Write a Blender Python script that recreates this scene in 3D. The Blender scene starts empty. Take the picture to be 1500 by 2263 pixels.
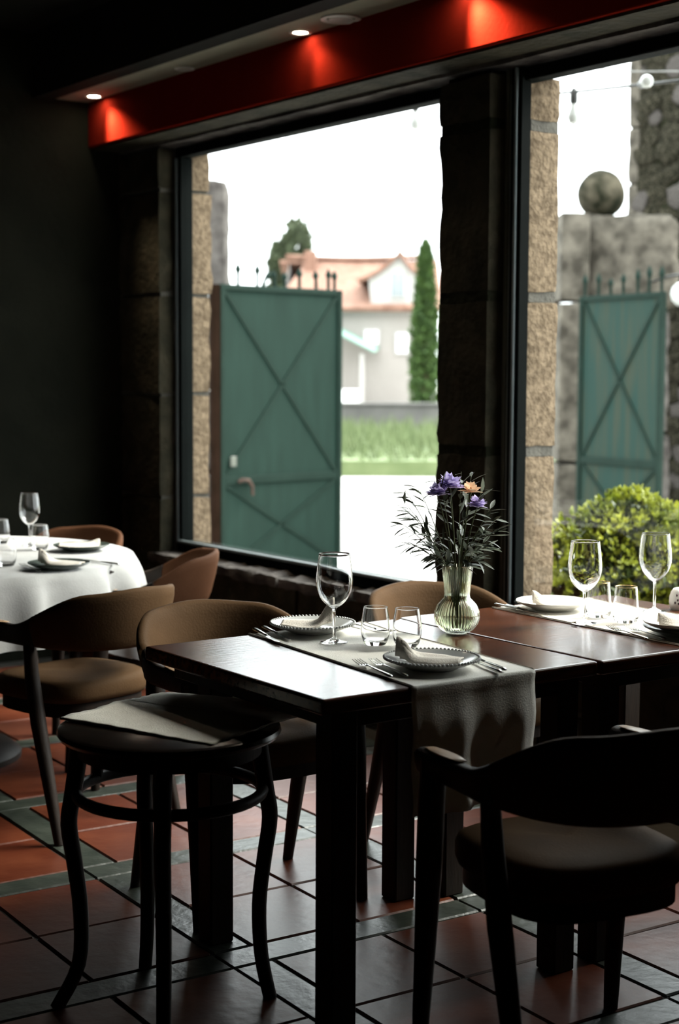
import bpy, bmesh, math, random
from mathutils import Vector, Matrix, noise, Euler
S = bpy.context.scene
COL = S.collection
R = math.radians
rnd = random.Random(7)

# ------------------------------------------------------------------ camera
FPX, HOR, CAMH, YAW, ROLL = 3449.0, 825.6, 1.42, R(54.66), R(0.28)
pit = math.atan((2263 / 2 - HOR) / FPX)
FW = Vector((math.cos(YAW) * math.cos(pit), math.sin(YAW) * math.cos(pit), -math.sin(pit)))
r0 = Vector((math.sin(YAW), -math.cos(YAW), 0)); u0 = r0.cross(FW)
RT = math.cos(ROLL) * r0 + math.sin(ROLL) * u0
UP = -math.sin(ROLL) * r0 + math.cos(ROLL) * u0
CO = Vector((0, 0, CAMH))
cd = bpy.data.cameras.new('camera'); cam = bpy.data.objects.new('camera', cd); COL.objects.link(cam)
mw = Matrix((RT, UP, -FW)).transposed().to_4x4(); mw.translation = CO
cam.matrix_world = mw
cd.sensor_fit = 'VERTICAL'; cd.sensor_height = 36.0; cd.sensor_width = 24.0
cd.lens = FPX / 2263 * 36.0
cd.dof.use_dof = True; cd.dof.focus_distance = 3.9; cd.dof.aperture_fstop = 3.2
cd.clip_end = 300
S.camera = cam

# ------------------------------------------------------------------ sky, sun, exposure
w = bpy.data.worlds.new('overcast_sky'); S.world = w; w.use_nodes = True
wn = w.node_tree.nodes; wl = w.node_tree.links
bg = wn['Background']; bg.inputs['Strength'].default_value = 1.0
# overcast sky: the standard law, L = Lz (1 + 2 sin h) / 3, all round
_tc = wn.new('ShaderNodeTexCoord'); _sx = wn.new('ShaderNodeSeparateXYZ'); wl.new(_tc.outputs['Generated'], _sx.inputs[0])
_mx = wn.new('ShaderNodeMath'); _mx.operation = 'MAXIMUM'; _mx.inputs[1].default_value = 0.0; wl.new(_sx.outputs['Z'], _mx.inputs[0])
_ma = wn.new('ShaderNodeMath'); _ma.operation = 'MULTIPLY_ADD'; _ma.inputs[1].default_value = 1.2; _ma.inputs[2].default_value = 0.75; wl.new(_mx.outputs[0], _ma.inputs[0])
_cl = wn.new('ShaderNodeVectorMath'); _cl.operation = 'SCALE'; _cl.inputs[0].default_value = (0.94, 0.98, 1.0)
wl.new(_ma.outputs[0], _cl.inputs['Scale']); wl.new(_cl.outputs['Vector'], bg.inputs['Color'])
sd = bpy.data.lights.new('hazy_sun', 'SUN'); sd.energy = 1.6; sd.angle = R(24); sd.color = (1.0, 0.95, 0.86)
so = bpy.data.objects.new('hazy_sun', sd); COL.objects.link(so)
so.rotation_euler = Vector((-0.96, 0.28, -0.88)).to_track_quat('-Z', 'Y').to_euler()
S.view_settings.view_transform = 'Standard'; S.view_settings.look = 'None'
S.view_settings.gamma = 1.0; S.view_settings.use_curve_mapping = False
S.view_settings.exposure = 2.85
S.cycles.max_bounces = 14; S.cycles.transmission_bounces = 14; S.cycles.transparent_max_bounces = 16
S.cycles.diffuse_bounces = 5; S.cycles.glossy_bounces = 5
S.cycles.sample_clamp_indirect = 6.0
S.cycles.use_denoising = True

# ------------------------------------------------------------------ helpers
def at(px, py, z):
    """the point of the horizontal plane z seen at a pixel of the photograph (used to read off positions)"""
    d = FW + RT * ((px - 750) / FPX) - UP * ((py - 1131.5) / FPX)
    return CO + d * ((z - CAMH) / d.z)
def far(px, py, D):
    return CO + (FW + RT * ((px - 750) / FPX) - UP * ((py - 1131.5) / FPX)) * D

def tag(o, label=None, cat=None, group=None, kind=None):
    if label: o['label'] = label
    if cat: o['category'] = cat
    if group: o['group'] = group
    if kind: o['kind'] = kind
    return o
def empty(name, loc=(0, 0, 0), rz=0.0, label=None, cat=None, group=None, kind=None):
    o = bpy.data.objects.new(name, None); COL.objects.link(o)
    o.location = loc; o.rotation_euler = (0, 0, rz); o.empty_display_size = 0.05
    return tag(o, label, cat, group, kind)
def mobj(name, me, m=None, parent=None):
    o = bpy.data.objects.new(name, me); COL.objects.link(o)
    if m is not None and not me.materials: me.materials.append(m)
    if parent is not None: o.parent = parent
    return o
def build(name, bm, m=None, parent=None, smooth=False, angle=None):
    me = bpy.data.meshes.new(name)
    bmesh.ops.recalc_face_normals(bm, faces=bm.faces)
    if smooth:
        for f in bm.faces: f.smooth = True
    if angle:
        for e in bm.edges:
            if len(e.link_faces) == 2 and e.calc_face_angle(0) > R(angle): e.smooth = False
    bm.to_mesh(me); bm.free()
    return mobj(name, me, m, parent)
def copy_tree(o, parent=None):
    c = o.copy(); COL.objects.link(c)
    if parent is not None: c.parent = parent
    for ch in list(o.children): copy_tree(ch, c)
    return c

def add_box(bm, x0, x1, y0, y1, z0, z1, bevel=0.0, seg=1):
    v = [bm.verts.new(p) for p in ((x0, y0, z0), (x1, y0, z0), (x1, y1, z0), (x0, y1, z0), (x0, y0, z1), (x1, y0, z1), (x1, y1, z1), (x0, y1, z1))]
    fs = [bm.faces.new([v[i] for i in q]) for q in ((3, 2, 1, 0), (4, 5, 6, 7), (0, 1, 5, 4), (1, 2, 6, 5), (2, 3, 7, 6), (3, 0, 4, 7))]
    if bevel:
        es = list({e for f in fs for e in f.edges})
        bmesh.ops.bevel(bm, geom=es, offset=bevel, segments=seg, profile=0.5, affect='EDGES')
def box(name, x0, x1, y0, y1, z0, z1, m, parent=None, bevel=0.0, seg=1):
    bm = bmesh.new(); add_box(bm, x0, x1, y0, y1, z0, z1, bevel, seg)
    return build(name, bm, m, parent)
def add_lathe(bm, prof, n=32, c=(0, 0, 0), flute=None, cap=False):
    rings = []
    for r, z in prof:
        if r < 1e-6: rings.append([bm.verts.new((c[0], c[1], c[2] + z))])
        else:
            ring = []
            for i in range(n):
                a = 2 * math.pi * i / n
                rr = r + (flute(a, z) if flute else 0)
                ring.append(bm.verts.new((c[0] + rr * math.cos(a), c[1] + rr * math.sin(a), c[2] + z)))
            rings.append(ring)
    for A, B in zip(rings, rings[1:]):
        for i in range(n):
            j = (i + 1) % n
            if len(A) == 1 and len(B) == 1: continue
            if len(A) == 1: bm.faces.new((A[0], B[i], B[j]))
            elif len(B) == 1: bm.faces.new((A[i], B[0], A[j]))
            else: bm.faces.new((A[i], B[i], B[j], A[j]))
    if cap:
        for g in (rings[0], rings[-1]):
            if len(g) > 2: bm.faces.new(g)
def smooth_prof(prof, k=4):
    out = []; n = len(prof)
    for i in range(n - 1):
        a, b, c, d = prof[max(0, i - 1)], prof[i], prof[i + 1], prof[min(n - 1, i + 2)]
        for j in range(k):
            t = j / k
            q = [0.5 * (2 * b[m_] + (c[m_] - a[m_]) * t + (2 * a[m_] - 5 * b[m_] + 4 * c[m_] - d[m_]) * t * t + (3 * b[m_] - a[m_] - 3 * c[m_] + d[m_]) * t ** 3) for m_ in (0, 1)]
            out.append((max(q[0], 0.0002) if 0 < i + j else b[0], q[1]))
    out.append(prof[-1]); return out
def lathe(name, prof, m, parent=None, n=32, smooth=True, flute=None, cap=False, angle=40):
    bm = bmesh.new(); add_lathe(bm, prof, n, flute=flute, cap=cap)
    return build(name, bm, m, parent, smooth, angle)
def add_tube(bm, pts, rad, n=8, closed=False, flat=None):
    """tube along pts; rad a number or a list; flat = (wide, thin) factors along side / other"""
    pts = [Vector(p) for p in pts]; N = len(pts)
    rings = []; side = None
    for i, p in enumerate(pts):
        if closed: t = (pts[(i + 1) % N] - pts[i - 1]).normalized()
        else: t = (pts[min(i + 1, N - 1)] - pts[max(i - 1, 0)]).normalized()
        if side is None:
            ref = Vector((0, 0, 1)) if abs(t.z) < 0.9 else Vector((1, 0, 0))
            side = t.cross(ref).normalized()
        else:
            side = (side - t * side.dot(t)).normalized()
        up = side.cross(t).normalized()
        r = rad[i] if isinstance(rad, (list, tuple)) else rad
        fx, fy = flat if flat else (1, 1)
        rings.append([bm.verts.new(p + side * (r * fx * math.cos(2 * math.pi * k / n)) + up * (r * fy * math.sin(2 * math.pi * k / n))) for k in range(n)])
    pairs = list(zip(rings, rings[1:])) + ([(rings[-1], rings[0])] if closed else [])
    for A, B in pairs:
        for k in range(n):
            j = (k + 1) % n
            bm.faces.new((A[k], B[k], B[j], A[j]))
    if not closed: bm.faces.new(rings[0]); bm.faces.new(rings[-1])
def tube(name, pts, rad, m, parent=None, n=8, closed=False, flat=None):
    bm = bmesh.new(); add_tube(bm, pts, rad, n, closed, flat)
    return build(name, bm, m, parent, True, 60)
def add_sheet(bm, grid, thick=0.0):
    V = [[bm.verts.new(p) for p in row] for row in grid]
    fs = []
    for a, b in zip(V, V[1:]):
        for i in range(len(a) - 1): fs.append(bm.faces.new((a[i], a[i + 1], b[i + 1], b[i])))
    if thick:
        bmesh.ops.recalc_face_normals(bm, faces=fs)
        bmesh.ops.solidify(bm, geom=fs, thickness=thick)
def smoothstep(a, b, x):
    t = min(1, max(0, (x - a) / (b - a))); return t * t * (3 - 2 * t)
def add_rough_box(bm, x0, x1, y0, y1, z0, z1, amp=0.008, step=0.07, seed=0, rnd_edge=0.012):
    """a stone block: gridded box whose skin is pushed about by noise and whose arrises are worn"""
    cx, cy, cz = (x0 + x1) / 2, (y0 + y1) / 2, (z0 + z1) / 2
    hx, hy, hz = (x1 - x0) / 2, (y1 - y0) / 2, (z1 - z0) / 2
    n = [max(2, min(14, int(round(2 * h / step)))) for h in (hx, hy, hz)]
    vs = {}
    def vert(i, j, k):
        key = (i, j, k)
        if key not in vs:
            p = Vector((-hx + 2 * hx * i / n[0], -hy + 2 * hy * j / n[1], -hz + 2 * hz * k / n[2]))
            q = Vector((max(-hx + rnd_edge, min(hx - rnd_edge, p.x)), max(-hy + rnd_edge, min(hy - rnd_edge, p.y)), max(-hz + rnd_edge, min(hz - rnd_edge, p.z))))
            d = p - q
            if d.length > 0: p = q + d.normalized() * min(d.length, rnd_edge)
            s = Vector((p.x + cx + seed * 3.1, p.y + cy, p.z + cz)) 
            nn = noise.noise(s * 9) * amp + noise.noise(s * 24) * amp * 0.7
            dirv = (p - q).normalized() if (p - q).length > 0 else p.normalized()
            vs[key] = bm.verts.new(Vector((cx, cy, cz)) + p + dirv * nn)
        return vs[key]
    def face(a, b, c_, d): bm.faces.new((a, b, c_, d))
    for i in range(n[0]):
        for j in range(n[1]):
            for k in (0, n[2]): face(vert(i, j, k), vert(i + 1, j, k), vert(i + 1, j + 1, k), vert(i, j + 1, k))
    for i in range(n[0]):
        for k in range(n[2]):
            for j in (0, n[1]): face(vert(i, j, k), vert(i + 1, j, k), vert(i + 1, j, k + 1), vert(i, j, k + 1))
    for j in range(n[1]):
        for k in range(n[2]):
            for i in (0, n[0]): face(vert(i, j, k), vert(i, j + 1, k), vert(i, j + 1, k + 1), vert(i, j, k + 1))
SEED = [0]
def stone(x0, x1, y0, y1, z0, z1, m, parent, amp=0.008, step=0.07, name='stone', edge=0.012):
    SEED[0] += 1
    bm = bmesh.new(); add_rough_box(bm, x0, x1, y0, y1, z0, z1, amp, step, SEED[0], edge)
    return build(name, bm, m, parent, True, 50)

# ------------------------------------------------------------------ materials
def mat(name, col, rough=0.6, metal=0.0, col2=None, scale=8.0, stretch=(1, 1, 1), detail=4.0, bump=0.0, bscale=None,
        coat=0.0, spec=0.5, lo=0.35, hi=0.65, sheen=0.0, trans=0.0, ior=1.45, sss=0.0):
    m = bpy.data.materials.new(name); m.use_nodes = True
    nt = m.node_tree; N = nt.nodes; L = nt.links; b = N['Principled BSDF']
    b.inputs['Base Color'].default_value = (*col, 1); b.inputs['Roughness'].default_value = rough
    b.inputs['Metallic'].default_value = metal; b.inputs['IOR'].default_value = ior
    b.inputs['Coat Weight'].default_value = coat; b.inputs['Coat Roughness'].default_value = 0.12
    b.inputs['Specular IOR Level'].default_value = spec
    b.inputs['Sheen Weight'].default_value = sheen
    b.inputs['Transmission Weight'].default_value = trans
    if col2 or bump:
        tc = N.new('ShaderNodeTexCoord'); mp = N.new('ShaderNodeMapping'); mp.inputs['Scale'].default_value = stretch
        L.new(tc.outputs['Object'], mp.inputs['Vector'])
    if col2:
        nz = N.new('ShaderNodeTexNoise'); nz.inputs['Scale'].default_value = scale; nz.inputs['Detail'].default_value = detail
        L.new(mp.outputs['Vector'], nz.inputs['Vector'])
        rp = N.new('ShaderNodeValToRGB'); rp.color_ramp.elements[0].position = lo; rp.color_ramp.elements[1].position = hi
        rp.color_ramp.elements[0].color = (*col, 1); rp.color_ramp.elements[1].color = (*col2, 1)
        L.new(nz.outputs['Fac'], rp.inputs['Fac']); L.new(rp.outputs['Color'], b.inputs['Base Color'])
    if bump:
        nb = N.new('ShaderNodeTexNoise'); nb.inputs['Scale'].default_value = bscale or scale * 3; nb.inputs['Detail'].default_value = 5
        L.new(mp.outputs['Vector'], nb.inputs['Vector'])
        bp = N.new('ShaderNodeBump'); bp.inputs['Strength'].default_value = bump; bp.inputs['Distance'].default_value = 0.01
        L.new(nb.outputs['Fac'], bp.inputs['Height']); L.new(bp.outputs['Normal'], b.inputs['Normal'])
    return m
def emit(name, col, strength):
    m = bpy.data.materials.new(name); m.use_nodes = True; b = m.node_tree.nodes['Principled BSDF']
    b.inputs['Base Color'].default_value = (*col, 1); b.inputs['Emission Color'].default_value = (*col, 1); b.inputs['Emission Strength'].default_value = strength
    return m
def window_glass(name):
    m = bpy.data.materials.new(name); m.use_nodes = True; nt = m.node_tree; N = nt.nodes; L = nt.links
    N.remove(N['Principled BSDF'])
    t = N.new('ShaderNodeBsdfTransparent'); t.inputs['Color'].default_value = (0.96, 0.98, 0.97, 1)
    g = N.new('ShaderNodeBsdfGlossy'); g.inputs['Roughness'].default_value = 0.0
    f = N.new('ShaderNodeLayerWeight'); f.inputs['Blend'].default_value = 0.5
    pw = N.new('ShaderNodeMath'); pw.operation = 'POWER'; pw.inputs[1].default_value = 5.0
    ml = N.new('ShaderNodeMath'); ml.operation = 'MULTIPLY_ADD'; ml.inputs[1].default_value = 0.9; ml.inputs[2].default_value = 0.035
    mx = N.new('ShaderNodeMixShader')
    L.new(f.outputs['Facing'], pw.inputs[0]); L.new(pw.outputs[0], ml.inputs[0])
    L.new(ml.outputs[0], mx.inputs['Fac']); L.new(t.outputs['BSDF'], mx.inputs[1]); L.new(g.outputs['BSDF'], mx.inputs[2])
    L.new(mx.outputs['Shader'], N['Material Output'].inputs['Surface'])
    return m
M = {}
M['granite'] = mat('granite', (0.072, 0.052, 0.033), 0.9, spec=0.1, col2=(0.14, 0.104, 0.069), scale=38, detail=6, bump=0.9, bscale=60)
M['granite_grey'] = mat('granite_grey', (0.03, 0.026, 0.024), 0.92, spec=0.1, col2=(0.08, 0.072, 0.066), scale=9, detail=8, bump=0.8, bscale=40)
M['granite_pale'] = mat('granite_pale', (0.027, 0.024, 0.019), 0.92, spec=0.1, col2=(0.092, 0.082, 0.067), scale=7, detail=8, bump=0.6, bscale=40)
M['mortar'] = mat('mortar', (0.04, 0.037, 0.03), 0.95, col2=(0.06, 0.055, 0.045), scale=25, bump=0.5)
M['moss_mortar'] = mat('moss_mortar', (0.005, 0.006, 0.0025), 0.95, spec=0.1, col2=(0.014, 0.014, 0.008), scale=12, bump=0.8)
M['moss_stone'] = mat('moss_stone', (0.0025, 0.003, 0.0012), 0.95, spec=0.1, col2=(0.052, 0.046, 0.032), scale=6, detail=8, bump=1.0, bscale=30, lo=0.42, hi=0.66)
M['ball_stone'] = mat('ball_stone', (0.005, 0.006, 0.003), 0.95, spec=0.1, col2=(0.062, 0.054, 0.038), scale=5, detail=8, bump=0.6, bscale=30)
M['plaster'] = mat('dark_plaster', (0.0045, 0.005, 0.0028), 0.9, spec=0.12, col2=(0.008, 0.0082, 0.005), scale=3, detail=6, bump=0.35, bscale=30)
M['inner_stone'] = mat('inner_stone', (0.014, 0.013, 0.008), 0.9, spec=0.12, col2=(0.032, 0.027, 0.017), scale=9, detail=7, bump=0.8, bscale=35)  # granite of the room side, coloured darker to stand for indoor shade
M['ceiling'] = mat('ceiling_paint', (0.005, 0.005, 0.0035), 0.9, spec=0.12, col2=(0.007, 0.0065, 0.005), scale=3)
M['soffit'] = mat('soffit_paint', (0.19, 0.18, 0.135), 0.9, spec=0.12, col2=(0.22, 0.21, 0.16), scale=4)
M['red'] = mat('red_paint', (0.12, 0.0075, 0.0035), 0.9, spec=0.0, col2=(0.135, 0.009, 0.0045), scale=6, bump=0.1, bscale=60)
M['frame'] = mat('window_frame_metal', (0.0014, 0.0024, 0.0022), 0.8, spec=0.05, metal=0.0, col2=(0.002, 0.0032, 0.0029), scale=4)
M['bead'] = mat('window_bead_metal', (0.12, 0.145, 0.15), 0.35, metal=0.3, col2=(0.14, 0.16, 0.165), scale=20)
M['bead_dark'] = mat('window_bead_dull', (0.055, 0.06, 0.048), 0.45, col2=(0.066, 0.07, 0.056), scale=20)
M['glass'] = window_glass('pane_glass')
M['tile'] = mat('terracotta', (0.066, 0.0125, 0.0042), 0.38, col2=(0.105, 0.026, 0.01), scale=5, detail=7, bump=0.16, bscale=22, spec=0.4)
M['tile_b'] = mat('terracotta_dusky', (0.055, 0.0125, 0.006), 0.40, spec=0.4, col2=(0.085, 0.025, 0.012), scale=6, detail=7, bump=0.16, bscale=22)
M['strip'] = mat('grey_floor_strip', (0.019, 0.024, 0.018), 0.36, col2=(0.036, 0.041, 0.032), scale=14, detail=6, bump=0.25, bscale=30)
M['grout'] = mat('grout', (0.016, 0.014, 0.01), 0.9, col2=(0.024, 0.021, 0.017), scale=30)
M['table_wood'] = mat('table_wood', (0.03, 0.01, 0.005), 0.20, col2=(0.075, 0.024, 0.01), scale=5, stretch=(1.2, 16, 16), detail=7, bump=0.05, bscale=8, spec=0.30)
M['dark_wood'] = mat('dark_wood', (0.008, 0.0045, 0.003), 0.5, spec=0.25, col2=(0.014, 0.008, 0.005), scale=6, stretch=(8, 8, 1.2), detail=5, bump=0.08)
M['arm_wood'] = mat('pale_arm_wood', (0.28, 0.17, 0.09), 0.4, col2=(0.40, 0.26, 0.15), scale=12, stretch=(6, 1, 6))
M['leather'] = mat('tan_leather', (0.058, 0.033, 0.0165), 0.6, spec=0.02, col2=(0.076, 0.043, 0.022), scale=6, detail=5, bump=0.12, bscale=160)
M['leather_red'] = mat('russet_leather', (0.066, 0.029, 0.015), 0.6, spec=0.02, col2=(0.084, 0.038, 0.02), scale=6, detail=5, bump=0.12, bscale=160)
M['stool_wood'] = mat('dark_stool_wood', (.010, .006, .004), 0.22, col2=(.016, .009, .006), scale=6, stretch=(8, 1.5, 8), spec=0.35)
M['linen'] = mat('linen', (0.8, 0.77, 0.7), 0.9, col2=(0.84, 0.81, 0.74), scale=40, bump=0.25, bscale=300, sheen=0.1)
M['linen_tan'] = mat('linen_oat', (0.72, 0.66, 0.55), 0.9, col2=(0.78, 0.72, 0.61), scale=30, bump=0.3, bscale=260, sheen=0.1)
M['cloth'] = mat('white_cotton', (0.4, 0.39, 0.375), 0.85, col2=(0.45, 0.44, 0.425), scale=12, bump=0.15, bscale=200, sheen=0.1)
M['napkin'] = mat('napkin_cotton', (0.72, 0.65, 0.56), 0.9, col2=(0.78, 0.71, 0.62), scale=18, bump=0.3, bscale=250)
M['hem'] = mat('hem_thread', (0.20, 0.175, 0.135), 0.9, col2=(0.25, 0.21, 0.16), scale=60)
M['plate'] = mat('glazed_plate', (0.42, 0.43, 0.42), 0.16, col2=(0.50, 0.50, 0.48), scale=6, spec=0.6)
M['plate_dark'] = mat('dark_stoneware', (0.045, 0.06, 0.05), 0.25, col2=(0.07, 0.085, 0.07), scale=9)
M['plate_white'] = mat('white_stoneware', (0.62, 0.60, 0.56), 0.3, col2=(0.70, 0.68, 0.64), scale=9)
M['steel'] = mat('cutlery_steel', (0.55, 0.56, 0.55), 0.18, metal=1.0, col2=(0.62, 0.63, 0.61), scale=20)
M['crystal'] = mat('clear_glass', (1, 1, 1), 0.0, trans=1.0, ior=1.46)
M['gold_rim'] = mat('gold_rim', (0.75, 0.50, 0.20), 0.25, metal=1.0, col2=(0.80, 0.55, 0.24), scale=9)
M['vase_glass'] = mat('ribbed_green_glass', (0.90, 0.94, 0.80), 0.03, trans=1.0, ior=1.40)
M['water'] = mat('vase_water', (0.93, 0.95, 0.82), 0.0, trans=1.0, ior=1.33)
M['olive_leaf'] = mat('olive_leaf', (0.036, 0.048, 0.03), 0.55, col2=(0.066, 0.085, 0.055), scale=14)
M['olive_leaf_b'] = mat('olive_leaf_pale', (0.12, 0.145, 0.11), 0.55, col2=(0.18, 0.2, 0.16), scale=14)
M['stem'] = mat('green_stem', (0.06, 0.08, 0.03), 0.6, col2=(0.10, 0.12, 0.05), scale=30)
M['lilac'] = mat('lilac_petal', (0.5, 0.42, 0.72), 0.7, col2=(0.7, 0.62, 0.85), scale=30)
M['peach'] = mat('peach_petal', (0.85, 0.52, 0.3), 0.7, col2=(0.88, 0.68, 0.48), scale=25)
M['gate'] = mat('green_gate_paint', (0.0038, 0.0125, 0.0088), 0.8, spec=0.15, col2=(0.006, 0.0175, 0.0128), scale=3, stretch=(5, 5, 0.6), detail=7, lo=0.3, hi=0.7)
M['gate_bar'] = mat('green_gate_bar', (0.003, 0.0105, 0.0072), 0.8, spec=0.15, col2=(0.0045, 0.0135, 0.0095), scale=8)
M['gate_sheet2'] = mat('faded_gate_paint', (0.0085, 0.024, 0.0195), 0.8, spec=0.15, col2=(0.022, 0.027, 0.0175), scale=2.2, stretch=(6, 6, 0.5), detail=6, lo=0.42, hi=0.72)
M['rust'] = mat('rust', (0.018, 0.008, 0.004), 0.8, col2=(0.035, 0.015, 0.007), scale=20)
M['ground'] = mat('pale_gravel', (0.34, 0.325, 0.3), 0.95, col2=(0.4, 0.385, 0.36), scale=1.5, detail=8, bump=0.3, bscale=20)
M['road'] = mat('pale_road', (0.24, 0.23, 0.22), 0.95, col2=(0.28, 0.27, 0.26), scale=0.6, detail=8)
M['grass'] = mat('meadow_grass', (0.055, 0.078, 0.026), 0.9, col2=(0.095, 0.118, 0.05), scale=2, detail=6)
M['low_wall'] = mat('low_wall_render', (0.055, 0.052, 0.05), 0.95, col2=(0.085, 0.08, 0.076), scale=1.5, detail=6)
M['house_wall'] = mat('house_render', (0.2, 0.18, 0.165), 0.9, col2=(0.225, 0.203, 0.187), scale=0.8, detail=5)
M['house_white'] = mat('house_white', (0.27, 0.258, 0.245), 0.9, col2=(0.3, 0.287, 0.272), scale=0.8)
M['roof'] = mat('terracotta_roof', (0.115, 0.055, 0.036), 0.9, col2=(0.16, 0.086, 0.06), scale=1.6, stretch=(3, 3, 1), detail=6)
M['house_glass'] = mat('house_window_glass', (0.13, 0.15, 0.16), 0.1, col2=(0.17, 0.19, 0.20), scale=2)
M['mint'] = mat('mint_paint', (0.12, 0.2, 0.165), 0.6, col2=(0.14, 0.22, 0.18), scale=3)
M['cypress'] = mat('cypress_foliage', (0.016, 0.042, 0.004), 0.8, col2=(0.038, 0.075, 0.01), scale=4, detail=6)
M['tree_leaf'] = mat('far_tree_foliage', (0.03, 0.042, 0.018), 0.8, col2=(0.05, 0.065, 0.03), scale=3)
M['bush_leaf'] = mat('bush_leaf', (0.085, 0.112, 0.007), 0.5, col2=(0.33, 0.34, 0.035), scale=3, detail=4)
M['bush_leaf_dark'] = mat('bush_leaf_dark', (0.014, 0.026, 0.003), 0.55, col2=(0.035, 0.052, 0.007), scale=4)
M['bark'] = mat('bark', (0.07, 0.05, 0.03), 0.9, col2=(0.11, 0.08, 0.05), scale=12, bump=0.6)
M['cable'] = mat('black_cable', (0.012, 0.013, 0.013), 0.5, col2=(0.016, 0.017, 0.017), scale=30)
M['cable_white'] = mat('pale_cable', (0.16, 0.16, 0.155), 0.5, col2=(0.18, 0.18, 0.175), scale=30)
M['bulb'] = mat('opal_bulb', (0.28, 0.29, 0.28), 0.25, col2=(0.31, 0.32, 0.31), scale=10)
M['yellow_wall'] = mat('yellow_render', (0.17, 0.13, 0.045), 0.9, col2=(0.2, 0.15, 0.06), scale=2)
M['brown_board'] = mat('brown_board', (0.006, 0.003, 0.0015), 0.9, spec=0.03, col2=(0.01, 0.005, 0.003), scale=5)
M['lamp_trim'] = mat('downlight_trim', (0.45, 0.44, 0.40), 0.5, col2=(0.5, 0.49, 0.45), scale=9)
M['lamp_on'] = emit('downlight_lit', (1.0, 0.88, 0.68), 14)
M['lamp_off'] = mat('downlight_unlit', (0.22, 0.20, 0.15), 0.3, col2=(0.3, 0.27, 0.2), scale=20)
M['ceramic'] = mat('white_ceramic', (0.75, 0.74, 0.72), 0.25, col2=(0.8, 0.79, 0.77), scale=9)
M['speck'] = mat('dark_glaze_speck', (0.05, 0.03, 0.04), 0.4, col2=(0.10, 0.04, 0.05), scale=30)
M['garden_black'] = mat('black_garden_metal', (0.012, 0.012, 0.012), 0.5, col2=(0.018, 0.018, 0.018), scale=9)

def translucent(m, fac):
    nt = m.node_tree; N = nt.nodes; L = nt.links; b = N['Principled BSDF']
    t = N.new('ShaderNodeBsdfTranslucent'); mx = N.new('ShaderNodeMixShader'); mx.inputs['Fac'].default_value = fac
    src = b.inputs['Base Color'].links
    if src: L.new(src[0].from_socket, t.inputs['Color'])
    else: t.inputs['Color'].default_value = b.inputs['Base Color'].default_value
    L.new(b.outputs['BSDF'], mx.inputs[1]); L.new(t.outputs['BSDF'], mx.inputs[2]); L.new(mx.outputs['Shader'], N['Material Output'].inputs['Surface'])
for k_, f_ in (('lilac', .5), ('peach', .5), ('bush_leaf', .3), ('olive_leaf_b', .3)): translucent(M[k_], f_)

# ------------------------------------------------------------------ room shell
W0, WF, WO = 3.69, 3.80, 3.985          # window wall: room face, frame plane, outer face
YE = 7.15                              # end wall
ZS, ZT = 0.54, 2.50                    # sill and head of the openings
PY0, PY1 = 4.295, 4.58                  # pillar between the windows
LY1 = 6.72                             # far jamb of the left window
RY0 = 2.45                             # near jamb of the right window
ZC = 3.05

# floor: grout bed with terracotta tiles (two by two) between grey strips, turned 2.2 degrees from the walls
floor = box('floor', -6.0, W0 + .02, -5.2, YE, -0.12, -0.006, M['grout']); floor['kind'] = 'structure'
fa = R(-2.18); ex = Vector((math.cos(fa), math.sin(fa), 0)); ey = Vector((-math.sin(fa), math.cos(fa), 0))
PXP, PYP, SX0, SY0, SW = 0.751, 0.788, 1.779, 3.173, 0.108
def tile_mesh(wx, wy, key, m, b=0.004):
    bm = bmesh.new(); add_box(bm, 0, wx, 0, wy, -0.014, 0, b)
    me = bpy.data.meshes.new(key); bmesh.ops.recalc_face_normals(bm, faces=bm.faces); bm.to_mesh(me); bm.free(); me.materials.append(m); return me
g = 0.007
tw = (PXP - SW) / 2; th = (PYP - SW) / 2
T_A = tile_mesh(tw - g, th - g, 'tile', M['tile']); T_B = tile_mesh(tw - g, th - g, 'tile', M['tile_b'])
T_X = tile_mesh(PXP - g * 0.4, SW - g, 'strip', M['strip']); T_Y = tile_mesh(SW - g, PYP - SW - g, 'strip', M['strip'])
def lay(me, name, tx, ty, wx, wy):
    c = ex * (tx + wx / 2) + ey * (ty + wy / 2)
    if not (-0.35 < c.x < W0 - 0.12 and 0.3 < c.y < YE - 0.12): return
    o = mobj(name, me, None, floor)
    p = ex * tx + ey * ty
    o.location = (p.x, p.y, rnd.uniform(-0.0012, 0.0008)); o.rotation_euler = (rnd.uniform(-.002, .002), rnd.uniform(-.002, .002), fa + rnd.uniform(-.003, .003))
for i in range(-4, 5):
    for j in range(-5, 7):
        bx, by = SX0 + i * PXP, SY0 + j * PYP
        lay(T_X, 'floor_strip', bx, by + g / 2, PXP, SW)
        lay(T_Y, 'floor_strip', bx + g / 2, by + SW + g / 2, SW, PYP - SW)
        for a in (0, 1):
            for b in (0, 1):
                lay(rnd.choice((T_A, T_A, T_B)), 'floor_tile', bx + SW + a * tw + g / 2, by + SW + b * th + g / 2, tw, th)

def struct(name, *a, **k):
    o = box(name, *a, **k); o['kind'] = 'structure'; return o
struct('wall_left', -6.0, WO, YE, YE + 0.3, -0.1, ZC, M['plaster'])
struct('wall_back', -6.3, -6.0, -5.5, YE + 0.3, -0.1, ZC, M['plaster'])
struct('wall_right', -6.0, WO, -5.5, -5.2, -0.1, ZC, M['plaster'])
struct('ceiling', -6.3, WO, -5.5, YE + 0.3, ZC, ZC + 0.2, M['ceiling'])
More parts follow.
